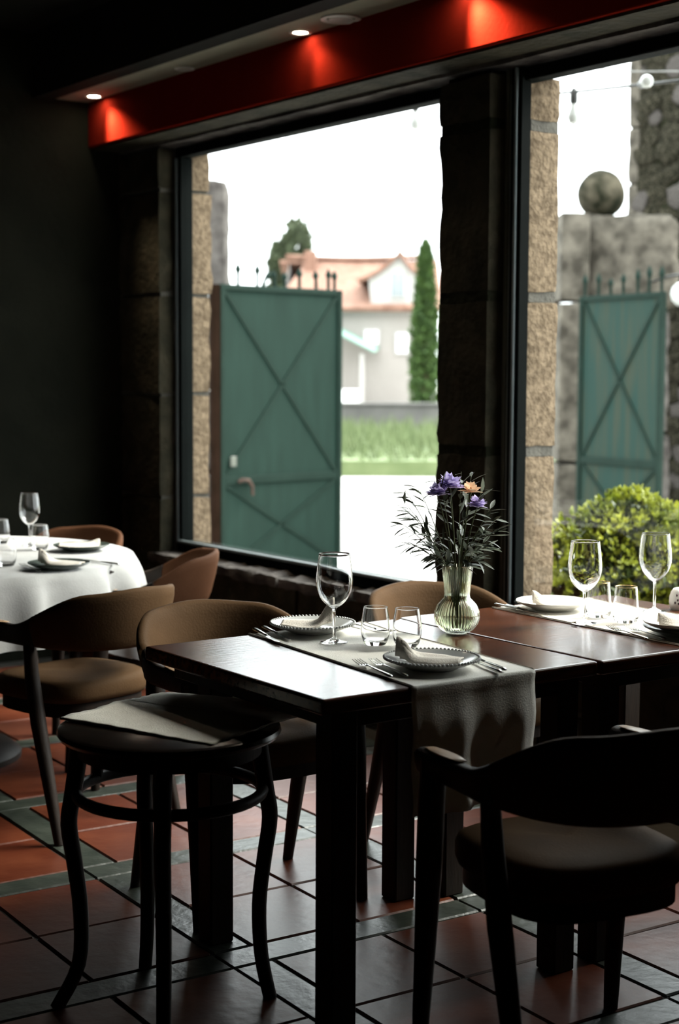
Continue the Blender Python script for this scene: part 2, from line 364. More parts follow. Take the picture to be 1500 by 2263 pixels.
# lowered soffit in front of the red beam
struct('trim_1', 3.335, 3.53, -5.2, YE, 2.75, ZC, M['soffit'])
struct('trim_2', 3.235, 3.335, -5.2, YE, 2.742, ZC, M['ceiling'])
struct('trim_4', 3.548, W0, -5.2, YE, 2.52, 2.5305, M['inner_stone'])
struct('trim_3', 3.53, W0, -5.2, YE, 2.53, ZC, M['red'], bevel=0.006, seg=2)

# window wall: mortar core with stones laid against it
ww = empty('wall_window', (0, 0, 0), kind='structure')
def core(x0, x1, y0, y1, z0, z1):
    return box('mortar_core', x0, x1, y0, y1, z0, z1, M['mortar'], ww)
core(W0 + 0.015, WO - 0.015, LY1 + 0.015, YE, -.19, ZT)
core(W0 + 0.015, WO - 0.015, -5.2, YE, -.19, ZS - 0.03)
core(W0 + 0.025, WF + 0.03, PY0 + 0.025, PY1 - 0.025, 0, ZT)
core(WF + 0.03, WO - 0.02, PY0 - 0.03, PY1 - 0.03, 0, ZT)
for zz in (.55, 1.14, 1.70, 2.31):
    box('mortar_joint', W0 + 0.006, WF + 0.03, PY0 + 0.005, PY1 - 0.005, zz - .022, zz + .022, M['moss_mortar'], ww, .003)
    box('mortar_joint', WF + 0.03, WO - 0.006, PY0 - 0.046, PY1 - 0.014, zz - .022, zz + .022, M['mortar'], ww, .003)
core(W0 + 0.015, WO - 0.015, -5.2, RY0 - 0.015, -.19, ZT)
core(W0 + 0.01, WO - 0.01, -5.2, YE, ZT + 0.01, ZC)
# jamb at the far end (two skins of one granite, indoor shade put into the room side's colour)
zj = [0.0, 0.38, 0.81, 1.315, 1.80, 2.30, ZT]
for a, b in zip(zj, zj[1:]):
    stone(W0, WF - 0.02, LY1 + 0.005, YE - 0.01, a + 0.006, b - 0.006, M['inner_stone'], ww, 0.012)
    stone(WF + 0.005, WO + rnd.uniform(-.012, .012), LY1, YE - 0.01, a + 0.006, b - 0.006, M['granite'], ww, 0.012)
zp = [0.0, 0.55, 1.14, 1.70, 2.31, ZT]
for a, b in zip(zp, zp[1:]):
    t = 0.016
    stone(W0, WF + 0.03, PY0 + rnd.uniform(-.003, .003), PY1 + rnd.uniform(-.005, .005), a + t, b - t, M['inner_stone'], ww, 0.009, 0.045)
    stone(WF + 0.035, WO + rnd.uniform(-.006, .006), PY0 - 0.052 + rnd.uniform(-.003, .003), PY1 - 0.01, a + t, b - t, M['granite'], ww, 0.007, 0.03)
# below the windows
y = -2.2; k = 0
for za, zb, off in ((0.0, 0.26, 0.0), (0.26, ZS - 0.035, 0.27)):
    y = RY0 - 0.2 - off
    while y < YE - 0.05:
        y2 = min(YE - 0.01, y + rnd.uniform(0.42, 0.72))
        if YE - y2 < 0.15: y2 = YE - 0.01
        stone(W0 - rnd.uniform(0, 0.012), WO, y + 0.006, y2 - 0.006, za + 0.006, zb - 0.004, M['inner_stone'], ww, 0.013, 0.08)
        y = y2
# sill stones with a broken inner edge
y = 1.1
while y < LY1 + 0.05:
    y2 = y + rnd.uniform(0.35, 0.6)
    if y2 > LY1 - 0.15: y2 = LY1 + 0.1
    stone(W0 - rnd.uniform(0.005, 0.03), WO + 0.02, y + 0.003, y2 - 0.003, ZS - 0.05, ZS + rnd.uniform(-.004, .004), M['granite_grey'], ww, 0.020, 0.04, 'sill_stone', 0.015)
    y = y2
for za, zb in zip(zj, zj[1:]):
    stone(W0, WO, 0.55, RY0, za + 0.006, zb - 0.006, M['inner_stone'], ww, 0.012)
struct('wall_sky_block', W0, WO, -5.5, YE + 0.3, ZC + 0.2, 6.6, M['granite'])  # unseen upper storey, added to keep sky light off the gates
# lintel course
for ya, yb in ((-0.5, 1.9), (1.9, 4.43), (4.43, 6.0), (6.0, YE - 0.01)):
    stone(W0 + 0.005, WO, ya + 0.006, yb - 0.006, ZT + 0.004, 2.78, M['granite_grey'], ww, 0.008, 0.12)

def window(name, y0, y1, wide):
    w_ = empty(name, (WF, y0, ZS), kind='structure'); H = ZT - ZS; L = y1 - y0
    f = M['frame']
    # local: x towards outside, y along the wall, z up
    sl = 0.05
    box('frame_rail', -0.02, 0.05, 0, L, 0.0, 0.055, f, w_, 0.004)
    box('frame_rail', -0.02, 0.05, 0, L, H - 0.045, H, f, w_, 0.004)
    box('frame_stile', -0.02, 0.05, 0, sl, 0.055, H - 0.045, f, w_, 0.004)
    box('frame_stile', -0.02, 0.05, L - sl, L, 0.055, H - 0.045, f, w_, 0.004)
    # light glazing beads
    box('glazing_bead', -0.034, -0.012, sl * 0.5, L - sl * 0.5, 0.048, 0.062, M['bead'], w_, 0.003)
    box('glazing_bead', -0.030, -0.012, L - sl * 0.55 , L - sl * 0.2, 0.05, H - 0.05, M['bead'], w_, 0.003)
    if wide:
        box('sash_stile', -0.035, 0.012, L - 0.088, L - 0.034, 0.0, H, f, w_, 0.003)
        box('sash_bead', -0.048, -0.034, L - 0.074, L - 0.060, 0.0, H, M['bead'], w_, 0.003)
        box('sash_bead', -0.040, -0.018, L - 0.022, L - 0.006, 0.0, H, M['bead_dark'], w_, 0.003)
    box('pane', 0.012, 0.018, sl * 0.5, L - sl * 0.5, 0.03, H - 0.02, M['glass'], w_)
    return w_
window('window_1', PY1 - 0.02, LY1, False)
window('window_2', RY0, PY0 + 0.004, True)

# downlights in the soffit; their own spot lamps
def downlight(x, y, lit, label, power=2.2):
    t = empty('downlight', (x, y, 2.75), 0, label, 'ceiling light', 'downlights in the soffit')
    lathe('trim_ring', [(0.028, -0.001), (0.043, -0.001), (0.045, -0.005), (0.040, -0.008), (0.030, -0.006), (0.028, -0.001)], M['lamp_trim'], t, 28)
    lathe('lens', [(0.0, -0.004), (0.029, -0.003), (0.0295, 0.0)], M['lamp_on'] if lit else M['lamp_off'], t, 28)
    if power:
        l = bpy.data.lights.new('downlight_beam', 'SPOT'); l.energy = power; l.spot_size = R(72); l.spot_blend = 1.0; l.color = (1.0, 0.80, 0.55); l.shadow_soft_size = 0.028
        lo = bpy.data.objects.new('downlight_beam', l); COL.objects.link(lo); lo.parent = t; lo.location = (0.0, 0, -0.012)
        lo.rotation_euler = Vector((0.22, -0.62, -1)).to_track_quat('-Z', 'Y').to_euler()
downlight(3.465, 6.95, True, 'lit recessed downlight nearest the dark end wall of the soffit', 16)
downlight(3.475, 6.09, False, 'unlit recessed downlight between the two glowing ones', 0)
downlight(3.475, 5.18, True, 'lit recessed downlight above the middle of the big window', 2.0)
downlight(3.475, 4.22, True, 'recessed downlight over the pillar throwing a red scallop on the beam', 20)
v = empty('ceiling_vent', (3.47, 4.90, 2.75), 0, 'round pale vent grille in the soffit beside the lit downlight', 'vent')
lathe('vent_ring', [(0.055, 0.0), (0.075, 0.0), (0.077, -0.006), (0.065, -0.009), (0.055, -0.004), (0.055, 0.0)], M['lamp_trim'], v, 28)
lathe('vent_disc', [(0.0, -0.007), (0.045, -0.007), (0.047, -0.003), (0.0, -0.002)], M['lamp_trim'], v, 28)

# small dark framed niche on the end wall
nch = empty('wall_niche', (2.05, YE, 1.55), 0, 'dim dark framed niche with a ledge on the end wall', 'niche')
box('backing', -0.34, 0.34, -0.012, 0.0, 0.0, 0.62, M['garden_black'], nch)
for a in ((-0.36, -0.31, -0.05, 0.0, 0.0, 0.62), (0.31, 0.36, -0.05, 0.0, 0.0, 0.62), (-0.31, 0.31, -0.05, 0.0, 0.57, 0.62)):
    box('frame_bar', *a, M['dark_wood'], nch, 0.004)
box('ledge', -0.40, 0.40, -0.12, 0.0, -0.04, 0.0, M['dark_wood'], nch, 0.005)

# ------------------------------------------------------------------ furniture
def table(name, x0, x1, y0, y1, legs, label, cat='table', group=None):
    t = empty(name, ((x0 + x1) / 2, (y0 + y1) / 2, 0), 0, label, cat, group)
    hx, hy = (x1 - x0) / 2, (y1 - y0) / 2
    box('table_top', -hx, hx, -hy, hy, 0.715, 0.75, M['table_wood'], t, 0.007, 3)
    for nm, q in (('apron', (-hx + .06, hx - .06, -hy + .04, -hy + .06)), ('apron', (-hx + .06, hx - .06, hy - .06, hy - .04)),
                  ('apron', (-hx + .06, -hx + .08, -hy + .06, hy - .06)), ('apron', (hx - .08, hx - .06, -hy + .06, hy - .06))):
        box(nm, *q, 0.672, 0.715, M['dark_wood'], t, 0.002)
    cx, cy = t.location.x, t.location.y
    for lx, ly in legs:
        box('leg', lx - cx - .033, lx - cx + .033, ly - cy - .033, ly - cy + .033, 0.0, 0.715, M['dark_wood'], t, 0.004)
    return t
AX0, AX1, AY0, AY1 = 1.805, 2.593, 2.602, 3.372
table('dining_table', AX0, AX1, AY0, AY1, [(1.878, 2.655), (1.955, 3.285), (2.53, 2.665), (2.53, 3.285)],
      'square dark wood table with the vase, nearest the camera', group='square dark wood tables')
BX0, BX1 = 2.597, 3.412
table('dining_table', BX0, BX1, AY0 - 0.006, AY1 + 0.02, [(2.665, 2.665), (2.665, 3.24), (3.34, 2.665), (3.34, 3.24)],
      'square dark wood table pushed against the first, beside the right window', group='square dark wood tables')

def runner(name, cx, halfw, ang, hang0, hang1, label, sd_):
    """cloth strip lying across a table from its near to its far edge with both ends hanging"""
    t = []
    L = AY1 - AY0
    path = []
    n0 = 12
    for i in range(n0): path.append((-0.006 - 0.004 * math.sin(i), 0.7505 - hang0 * (1 - i / n0), 1 - i / n0))
    path += [(-0.004, 0.745, 0.02), (-0.001, 0.7512, 0.0), (0.006, 0.7522, 0)]
    for i in range(1, 10): path.append((L * i / 10, 0.7522, 0))
    path += [(L - 0.004, 0.7522, 0), (L + 0.004, 0.7505, 0)]
    for i in range(1, 6): path.append((L + 0.02, 0.75 - hang1 * i / 5, i / 5))
    grid = []
    for y_, z_, hh in path:
        row = []
        for j in range(25):
            s = -1 + j / 12
            off = 0.0
            if hh: off = hh * (0.011 * math.sin(s * 6.2 + sd_) + 0.007 * math.sin(s * 13 + sd_ * 2)) - 0.012 * hh
            x_ = s * halfw * (1 - 0.02 * hh) - y_ * math.tan(ang)
            row.append((cx + x_, AY0 + y_ + (off if y_ < L / 2 else -off), z_))
        grid.append(row)
    bm = bmesh.new(); add_sheet(bm, grid, 0.0012)
    o = build(name, bm, M['linen'], None, True)
    tag(o, label, 'table runner', 'linen table runners')
    for s in (-1, 1):      # stitched hems along the long edges
        pts = [(cx + s * (halfw - 0.0035) - y_ * math.tan(ang), AY0 + y_, z_ + 0.0016) for y_, z_, hh in path if hh == 0]
        tube('hem', pts, 0.0014, M['hem'], o, 5)
    return o
runner('table_runner', 2.213, 0.178, R(-5.2), 0.285, 0.16, 'grey linen runner across the table with the vase, hanging over its near edge', 0.6)
runner('table_runner', 3.085, 0.182, R(-2.0), 0.16, 0.16, 'bright linen runner across the table beside the right window', 2.1)

# ---- chairs
def superel(n, hx, hy, e):
    out = []
    for i in range(n):
        a = 2 * math.pi * i / n; c, s = math.cos(a), math.sin(a)
        out.append((math.copysign(abs(c) ** (2 / e), c) * hx, math.copysign(abs(s) ** (2 / e), s) * hy))
    return out
def add_rings(bm, rings, cap=True):
    V = [[bm.verts.new(p) for p in r_] for r_ in rings]
    n = len(V[0])
    for a, b in zip(V, V[1:]):
        for i in range(n): bm.faces.new((a[i], a[(i + 1) % n], b[(i + 1) % n], b[i]))
    if cap: bm.faces.new(V[0]); bm.faces.new(V[-1])
def make_chair(up):
    t = empty('armchair')
    # seat cushion
    bm = bmesh.new(); rings = []
    for k, z in ((.90, .388), (.97, .392), (1.0, .410), (1.0, .436), (.97, .452), (.90, .460), (.70, .466), (.35, .464), (.05, .462)):
        rings.append([(x * k, y * k + 0.050, z + .018 - 0.012 * max(0, y / .24) ** 2) for x, y in superel(40, .205, .205, 3.4)])
    add_rings(bm, rings); build('seat', bm, up, t, True, 60)
    bm = bmesh.new(); rings = []
    for k, z in ((.88, .345), (.93, .347), (.93, .388), (.88, .390)):
        rings.append([(x * k, y * k + 0.050, z + .018) for x, y in superel(40, .205, .205, 3.4)])
    add_rings(bm, rings); build('seat_frame', bm, M['dark_wood'], t, True, 40)
    # wrap-round band: arc behind, straight arms in front
    RX, RY = .252, .246
    def path(s):     # s in [-1.6, 1.6]; |s|<=1 arc, beyond that the arm
        if abs(s) <= 1:
            a = s * math.pi / 2; return Vector((RX * math.sin(a), -RY * math.cos(a) - 0.02, 0)), Vector((math.sin(a), -math.cos(a), 0))
        d = abs(s) - 1; sg = 1 if s > 0 else -1
        return Vector((sg * (RX - 0.02 * d), -0.02 + d * .40, 0)), Vector((sg, 0, 0))
    def heights(s):
        q = abs(s)
        top = .772 - .012 * smoothstep(0.0, .45, q) - .105 * smoothstep(.40, 1.12, q) - .005 * smoothstep(1.1, 1.6, q)
        bot = .580 + .012 * smoothstep(.35, 1.05, q)
        return top, bot
    def section(s, th0, lean):
        p, n = path(s); top, bot = heights(s); mid = (top + bot) / 2; hh = (top - bot) / 2; out = []
        for a in range(14):
            an = 2 * math.pi * a / 14; c, sn = math.cos(an), math.sin(an)
            dz = math.copysign(abs(sn) ** .55, sn) * hh; dn = math.copysign(abs(c) ** .75, c) * th0
            q = p + n * (dn + lean * (dz / max(hh, .02)) * (0.5 + 0.5 * math.cos(min(1, abs(s)) * math.pi / 2)))
            out.append((q.x, q.y, mid + dz))
        return out
    N = 33
    bm = bmesh.new(); add_rings(bm, [section(-0.86 + 1.72 * i / (N - 1), .019, .022) for i in range(N)])
    build('backrest', bm, up, t, True, 70)
    for sg in (-1, 1):
        bm = bmesh.new(); add_rings(bm, [section(sg * (0.87 + 0.73 * i / 13), .0175 + .010 * smoothstep(5, 12, i), .010) for i in range(14)])
        arm = build('armrest', bm, up if False else M['dark_wood'], t, True, 60)
        bm = bmesh.new()
        pts = []
        for i in range(5):
            s = sg * (1.18 + .38 * i / 4); p, n = path(s); pts.append((p.x, p.y, heights(s)[0] + .0015))
        add_tube(bm, pts, [.010, .017, .020, .019, .012], 8, flat=(1, .12))
        build('arm_inlay', bm, M['arm_wood'], arm, True)
        # front leg: rises to the arm tip
        px, py = sg * (RX - .008), .185
        tube('leg', [(px, py - .005, .635), (px, py + .004, .52), (px - sg * .004, py + .018, .40), (px - sg * .003, py + .03, .22), (px, py + .045, 0.0)], [.026, .027, .027, .022, .016], M['dark_wood'], t, 10, flat=(.85, 1.1))
        # rear leg
        tube('leg', [(sg * .243, -.045, .60), (sg * .240, -.052, .50), (sg * .236, -.075, .36), (sg * .238, -.125, .18), (sg * .242, -.175, 0.0)], [.020, .023, .025, .021, .015], M['dark_wood'], t, 10, flat=(.9, 1.05))
    return t
ch = make_chair(M['leather'])
def place(o, x, y, face, label):
    o.location = (x, y, 0); o.rotation_euler = (0, 0, R(face) - math.pi / 2)
    tag(o, label, 'chair', 'wrap-back armchairs')
ch2 = make_chair(M['leather_red'])
CH = [(ch, 2.215, 3.578, -94, 'tan leather armchair with its back behind the far plate of the near table'),
      (copy_tree(ch), 2.985, 3.56, -92, 'tan leather armchair behind the vase, under the window sill'),
      (copy_tree(ch), 2.19, 2.235, 80, 'shadowed armchair in the near foreground, its back to the camera'),
      (ch2, 2.70, 5.09, 147, 'russet armchair beside the round table, closest to the window frame corner'),
      (copy_tree(ch2), 2.72, 5.88, 200, 'russet armchair on the far side of the round table near the end wall'),
      (copy_tree(ch), 2.165, 4.46, 104, 'dark armchair drawn up to the near side of the round table')]
for o, x, y, f, l in CH: place(o, x, y, f, l)

# ---- bentwood side table pushed under the corner of the near table
sc = at(375, 1600, .64)
st = empty('side_table', (sc.x, sc.y, 0), R(54.66) - math.pi / 2, 'small round bentwood side table tucked under the near table, cloth on top', 'side table')
lathe('table_top', [(0, .614), (.230, .614), (.243, .618), (.249, .627), (.2465, .636), (.238, .640), (0, .640)], M['stool_wood'], st, 64)
lathe('apron', [(.205, .614), (.205, .578), (.190, .574), (.185, .580), (.185, .614)], M['dark_wood'], st, 48)
for a, ro in ((8, .0), (-88, .0), (188, .03), (112, .0)):
    c, s = math.cos(R(a)), math.sin(R(a))
    rr = [(.196, .612), (.205, .55), (.215, .485), (.224, .42), (.212, .33), (.200, .22), (.205, .10), (.225 + ro, 0.0)]
    rs = smooth_prof(rr, 4); tube('leg', [(r_ * c, r_ * s, z) for r_, z in rs], [.021 - .005 * i_ / (len(rs) - 1) for i_ in range(len(rs))], M['dark_wood'], st, 10)
tube('ring_stretcher', [(.207 * math.cos(2 * math.pi * i / 40), .207 * math.sin(2 * math.pi * i / 40), .49) for i in range(40)], .0135, M['dark_wood'], st, 10, True)
for a in (55, 150):
    c, s = math.cos(R(a)), math.sin(R(a))
    tube('strut', [(.200 * c, .200 * s, .58), (.206 * c, .206 * s, .49)], .0125, M['dark_wood'], st, 8)
# folded cloth on it
P1, P2, P3 = at(130, 1588, .643), at(385, 1518, .643), at(465, 1645, .643)
def mat_pt(u, v_, z): 
    p = P1 + (P2 - P1) * u + (P3 - P1) * v_; return (p.x, p.y, z)
def sag(u, v_):
    p = mat_pt(u, v_, 0); d = math.hypot(p[0] - sc.x, p[1] - sc.y)
    return -0.10 * max(0, d - .268) + 0.0016 * math.sin(u * 17 + v_ * 5)
fc = None
for k, (u0_, u1_, z) in enumerate(((0.0, .975, .6425), (0.0, .60, .6450), (.56, .97, .6455))):
    grid = [[mat_pt(u0_ + (u1_ - u0_) * i / 24 + 0.006 * math.sin(j * 1.7 + k), j / 24 + 0.006 * math.sin(i * 1.3), z + sag(u0_ + (u1_ - u0_) * i / 24, j / 24)) for i in range(25)] for j in range(25)]
    bm = bmesh.new(); add_sheet(bm, grid, 0.0018)
    o = build('folded_cloth' if k == 0 else 'folded_layer', bm, M['linen_tan'], fc, True)
    if k == 0: fc = tag(o, 'oat linen cloth folded flat on the small round side table', 'cloth')

# ---- round table with white cloth
rc = at(-155, 1228, .75); RR = .74
rt = empty('round_table', (rc.x, rc.y, 0), 0, 'round pedestal table hidden under the white cloth', 'table')
lathe('table_top', [(0, .712), (RR - .01, .712), (RR - .004, .72), (RR - .004, .738), (RR - .01, .745), (0, .745)], M['dark_wood'], rt, 64)
lathe('pedestal', [(.0, .71), (.10, .71), (.06, .66), (.045, .5), (.05, .25), (.08, .08), (.28, .05), (.32, .02), (.32, 0), (0, 0)], M['dark_wood'], rt, 32)
bm = bmesh.new()
NA = 240; grid = []
ca = R(-128)
def cloth_ring(k):
    row = []
    for i in range(NA):
        a = 2 * math.pi * i / NA
        if k <= 6:
            r_, z = RR * (k / 6) if k else 0.001, .7475
        else:
            u = (k - 6) / 9
            b = (a - ca + math.pi / 4) % (math.pi / 2) - math.pi / 4
            drop = 0.99 / max(.62, math.cos((a - ca + math.pi / 2) % (math.pi / 2) - math.pi / 4)) - RR
            drop = .23 + .14 * (0.5 + 0.5 * math.cos(4 * (a - ca))) ** 2
            w_ = u ** .6 * (0.075 * (abs(math.sin(7 * a + .4)) ** .8 - .6) + .030 * math.sin(17 * a + 1.1) + .010 * math.sin(29 * a))
            r_ = RR + .012 * min(1, u * 4) + .018 * u + w_
            z = .7475 - .004 * min(1, u * 8) - drop * u
        row.append((rc.x + r_ * math.cos(a), rc.y + r_ * math.sin(a), z))
    return row
add_rings(bm, [cloth_ring(k) for k in range(16)], cap=False)
tc_ = build('tablecloth', bm, M['cloth'], None, True)
tag(tc_, 'white cotton cloth draped in folds over the round table', 'tablecloth')

# ------------------------------------------------------------------ tableware
def wine_profile(k=1.0, kr=1.0):
    o = [(0, 0), (.030, 0), (.0335, .0012), (.0325, .0028), (.020, .0055), (.008, .010), (.0042, .018), (.0036, .045), (.0038, .078), (.007, .087),
         (.018, .094), (.032, .108), (.0415, .126), (.0455, .146), (.0450, .166), (.0425, .190), (.0395, .213), (.0385, .2215)]
    i_ = [(.0375, .2220), (.0384, .212), (.0413, .190), (.0438, .166), (.0442, .146), (.0402, .127), (.0306, .110), (.0165, .0965), (.006, .0912), (0, .0905)]
    return [(r_ * kr, z * k) for r_, z in o + i_]
def tumbler_profile():
    o = [(0, 0), (.022, 0), (.0265, .002), (.0315, .012), (.0350, .026), (.0362, .040), (.0350, .058), (.0325, .076), (.0300, .090), (.0295, .0935)]
    i_ = [(.0284, .0940), (.0290, .089), (.0313, .076), (.0338, .058), (.0349, .040), (.0335, .026), (.0290, .015), (.022, .0105), (0, .0095)]
    return o + i_
def tumbler_b_profile():
    o = [(0, 0), (.024, 0), (.029, .002), (.0335, .010), (.0350, .020), (.0345, .040), (.0320, .070), (.0295, .0945), (.0292, .0965)]
    i_ = [(.0282, .0970), (.0285, .094), (.0309, .070), (.0333, .040), (.0337, .020), (.031, .0125), (.024, .0095), (0, .009)]
    return o + i_
WG = lathe('wine_glass', smooth_prof(wine_profile()), M['crystal'], None, 96)
WG2 = lathe('wine_glass', smooth_prof(wine_profile(.92, .88)), M['crystal'], None, 72)
TU = lathe('tumbler', smooth_prof(tumbler_profile()), M['crystal'], None, 72)
TB = lathe('tumbler', smooth_prof(tumbler_b_profile()), M['crystal'], None, 72)
bm = bmesh.new(); add_tube(bm, [(.0287 * math.cos(2 * math.pi * i / 36), .0287 * math.sin(2 * math.pi * i / 36), .0970) for i in range(36)], .0007, 6, True)
build('gold_rim', bm, M['gold_rim'], TB, True)['label'] = 'thin gilt rim'
used = set()
def put(src, p, rz=0.0, label='', cat='', group=None, tilt=None):
    o = src if src.name not in used else copy_tree(src)
    used.add(src.name); used.add(o.name)
    o.location = p; o.rotation_euler = (tilt[0], tilt[1], rz) if tilt else (0, 0, rz)
    return tag(o, label, cat, group)
ZA = .7545
G1 = 'wine glasses'; G2 = 'water tumblers'
put(WG, at(738, 1420, ZA), 0, 'tall empty wine glass beside the far plate of the near table', 'wine glass', G1)
put(WG, at(1290, 1378, ZA), 0, 'tall wine glass in front of the bush, near a white napkin plate', 'wine glass', G1)
put(WG, at(1445, 1352, ZA), 0, 'tall wine glass at the right, behind the cut-off plate', 'wine glass', G1)
put(WG2, at(66, 1206, .749), 0, 'wine glass on the white cloth of the round table', 'wine glass', G1)
put(TU, at(829, 1424, ZA), 0, 'water tumbler closer to the wine glass on the near table', 'tumbler', G2)
put(TU, at(899, 1428, ZA), .4, 'water tumbler closer to the vase on the near table', 'tumbler', G2)
put(TB, at(1322, 1363, ZA), 0, 'gilt-rimmed tumbler half behind the wine glass in front of the bush', 'tumbler', G2)
put(TB, at(1382, 1375, ZA), .7, 'gilt-rimmed tumbler standing free between the two wine glasses of the far table', 'tumbler', G2)
put(TU, at(88, 1214, .749), .2, 'tumbler touching the wine glass stem on the round table', 'tumbler', G2)
put(TU, at(14, 1250, .749), .9, 'tumbler at the near edge of the round table, cut by the frame', 'tumbler', G2)
put(TU, at(2, 1200, .749), .5, 'tumbler farther back on the round table, cut by the frame', 'tumbler', G2)

# plates
PP = [(0, .0), (.058, .0), (.062, .002), (.068, .006), (.088, .012), (.103, .019), (.1065, .0225), (.1055, .0245), (.100, .0225), (.086, .0165), (.070, .0105), (.064, .0075), (.055, .0065), (0, .0060)]
def make_plate(m, beads=True):
    o = lathe('plate', PP, m, None, 64, angle=60)
    if beads:
        bm = bmesh.new()
        for i in range(72):
            a = 2 * math.pi * i / 72
            bmesh.ops.create_icosphere(bm, subdivisions=1, radius=.0042, matrix=Matrix.Translation((.1085 * math.cos(a), .1085 * math.sin(a), .0240)))
        b = build('beaded_rim', bm, m, o, True); b['kind'] = 'stuff'
    return o
PL = make_plate(M['plate']); PD = make_plate(M['plate_dark'], False); PW = make_plate(M['plate_white'], False)
G3 = 'dinner plates'
pA1 = at(691, 1391, .760); pA2 = at(954, 1470, .760); pB1 = at(1222, 1341, .760); pB2 = at(1512, 1398, .760)
def onz(p, z): return (p.x, p.y, z)
put(PL, onz(pA1, ZA), 0, 'beaded plate at the far end of the grey runner, behind the wine glass', 'plate', G3)
put(PL, onz(pA2, ZA), 0, 'beaded plate at the near end of the grey runner', 'plate', G3)
put(PW, onz(pB1, ZA), 0, 'pale plate holding a napkin, beside the window mullion', 'plate', G3)
put(PD, onz(pB2, ZA), 0, 'dark plate with a pale one stacked on it, cut by the right edge', 'plate', G3)
put(PW, onz(pB2, ZA + .012), 0, 'pale plate stacked on the dark plate, cut by the right edge', 'plate', G3)
put(PD, onz(at(180, 1210, .76), .749), 0, 'dark plate on the white cloth, closer to the russet chair', 'plate', G3)
put(PD, onz(at(130, 1250, .76), .749), 0, 'dark plate at the near edge of the white cloth', 'plate', G3)

# napkins: folded cotton with one end drawn up into a peak
def make_napkin(seed, peak=.055, L=.150, Wd=.060, wave=.004, side=0.0):
    q = random.Random(seed); ph = q.uniform(0, 6)
    grid = []
    for i in range(25):
        u = i / 24; row = []
        wdt = Wd * (1 - .55 * smoothstep(.55, 1.0, u)) * (.55 + .45 * smoothstep(0, .35, u))
        for j in range(13):
            s = -1 + j / 6
            z = .006 + peak * smoothstep(.55, 1.0, u) * (1 - .75 * abs(s) ** 1.5) + wave * math.sin(s * 4 + ph) * (0.4 + u) + .007 * (1 - s * s)
            x = -L / 2 + L * u * (1 - .10 * smoothstep(.6, 1, u)) 
            row.append((x, s * wdt + side * u * .03 + .004 * math.sin(u * 7 + ph), z))
        grid.append(row)
    bm = bmesh.new(); add_sheet(bm, grid, .004)
    nk = build('napkin', bm, M['napkin'], None, True)
    g2 = [[(x * .93 - .006, y * .82 + .004, z - .0065) for x, y, z in row] for row in grid]
    bm = bmesh.new(); add_sheet(bm, g2, .003); build('under_fold', bm, M['napkin'], nk, True)
    return nk
G4 = 'folded napkins'
na = make_napkin(1, .050); nb = make_napkin(2, .046, .165, .060); nc = make_napkin(3, .022, .15, .066, .003); nd = make_napkin(4, .012, .17, .062, .004)
camr = -(math.pi / 2 - YAW)     # heading of the picture's right-hand direction
put(na, (pA1.x - .004, pA1.y + .004, ZA + .0135), camr - .18, 'beige napkin peaked at one end on the far beaded plate', 'napkin', G4)
put(nb, (pA2.x - .012, pA2.y + .008, ZA + .0135), camr + math.pi - .22, 'beige napkin on the near beaded plate, its peak by the tumbler', 'napkin', G4)
put(nc, (pB1.x, pB1.y, ZA + .0135), camr + math.pi - .1, 'pale napkin on the plate beside the mullion', 'napkin', G4)
put(nd, (pB2.x, pB2.y, ZA + .026), camr + math.pi - .1, 'pale napkin on the stacked plates at the right edge', 'napkin', G4)
pr1 = at(180, 1210, .76); pr2 = at(130, 1250, .76)
put(nd, (pr1.x, pr1.y, .749 + .0135), camr + .05, 'beige napkin on the plate closer to the russet chair', 'napkin', G4)
put(nb, (pr2.x, pr2.y, .749 + .0135), camr + math.pi - .1, 'beige napkin on the plate at the near edge of the white cloth', 'napkin', G4)

# cutlery (local: handle end at -x, tip at +x)
def make_knife():
    bm = bmesh.new(); add_tube(bm, [(-.105, 0, .004), (-.095, 0, .0045), (-.05, 0, .0045), (-.006, 0, .0042), (.0, 0, .004)], [.004, .0075, .0065, .0045, .004], 8, flat=(1, .55))
    o = build('knife', bm, M['steel'], None, True)
    bm = bmesh.new(); grid = [[(x, y0_, .0035) for x, y0_ in zip((0, .02, .06, .09, .105), ya)] for ya in ((-.004, -.007, -.008, -.007, -.001), (.004, .005, .005, .004, .001))]
    add_sheet(bm, grid, .0014); build('blade', bm, M['steel'], o, False); return o
def make_fork():
    bm = bmesh.new(); add_tube(bm, [(-.10, 0, .003), (-.09, 0, .004), (-.03, 0, .005), (.02, 0, .006), (.035, 0, .005)], [.003, .0065, .004, .0032, .004], 8, flat=(1, .5))
    o = build('fork', bm, M['steel'], None, True)
    bm = bmesh.new(); add_sheet(bm, [[(.030, -.004, .005), (.030, .004, .005)], [(.045, -.010, .0035), (.045, .010, .0035)], [(.058, -.0115, .0035), (.058, .0115, .0035)]], .0014)
    for k in range(4):
        y_ = -.0100 + k * .0067
        add_tube(bm, [(.056, y_, .0038), (.075, y_, .0050), (.098, y_ * .95, .0085)], [.0015, .0014, .0008], 5)
    build('tines', bm, M['steel'], o, True, 50); return o
KN = make_knife(); FK = make_fork()
def lay_cut(src, hx_, hy_, tx_, ty_, label, cat, z=ZA):
    a, b = at(hx_, hy_, z), at(tx_, ty_, z); d = b - a
    put(src, ((a.x + b.x) / 2, (a.y + b.y) / 2, z), math.atan2(d.y, d.x), label, cat, 'knives' if src is KN else 'forks')
lay_cut(KN, 557, 1391, 622, 1424, 'knife lying outermost by the far beaded plate', 'knife')
lay_cut(KN, 574, 1385, 650, 1420, 'knife lying against the far beaded plate', 'knife')
lay_cut(FK, 868, 1500, 783, 1463, 'fork lying farther from the near beaded plate', 'fork')
lay_cut(FK, 905, 1500, 817, 1461, 'fork lying right against the near beaded plate', 'fork')
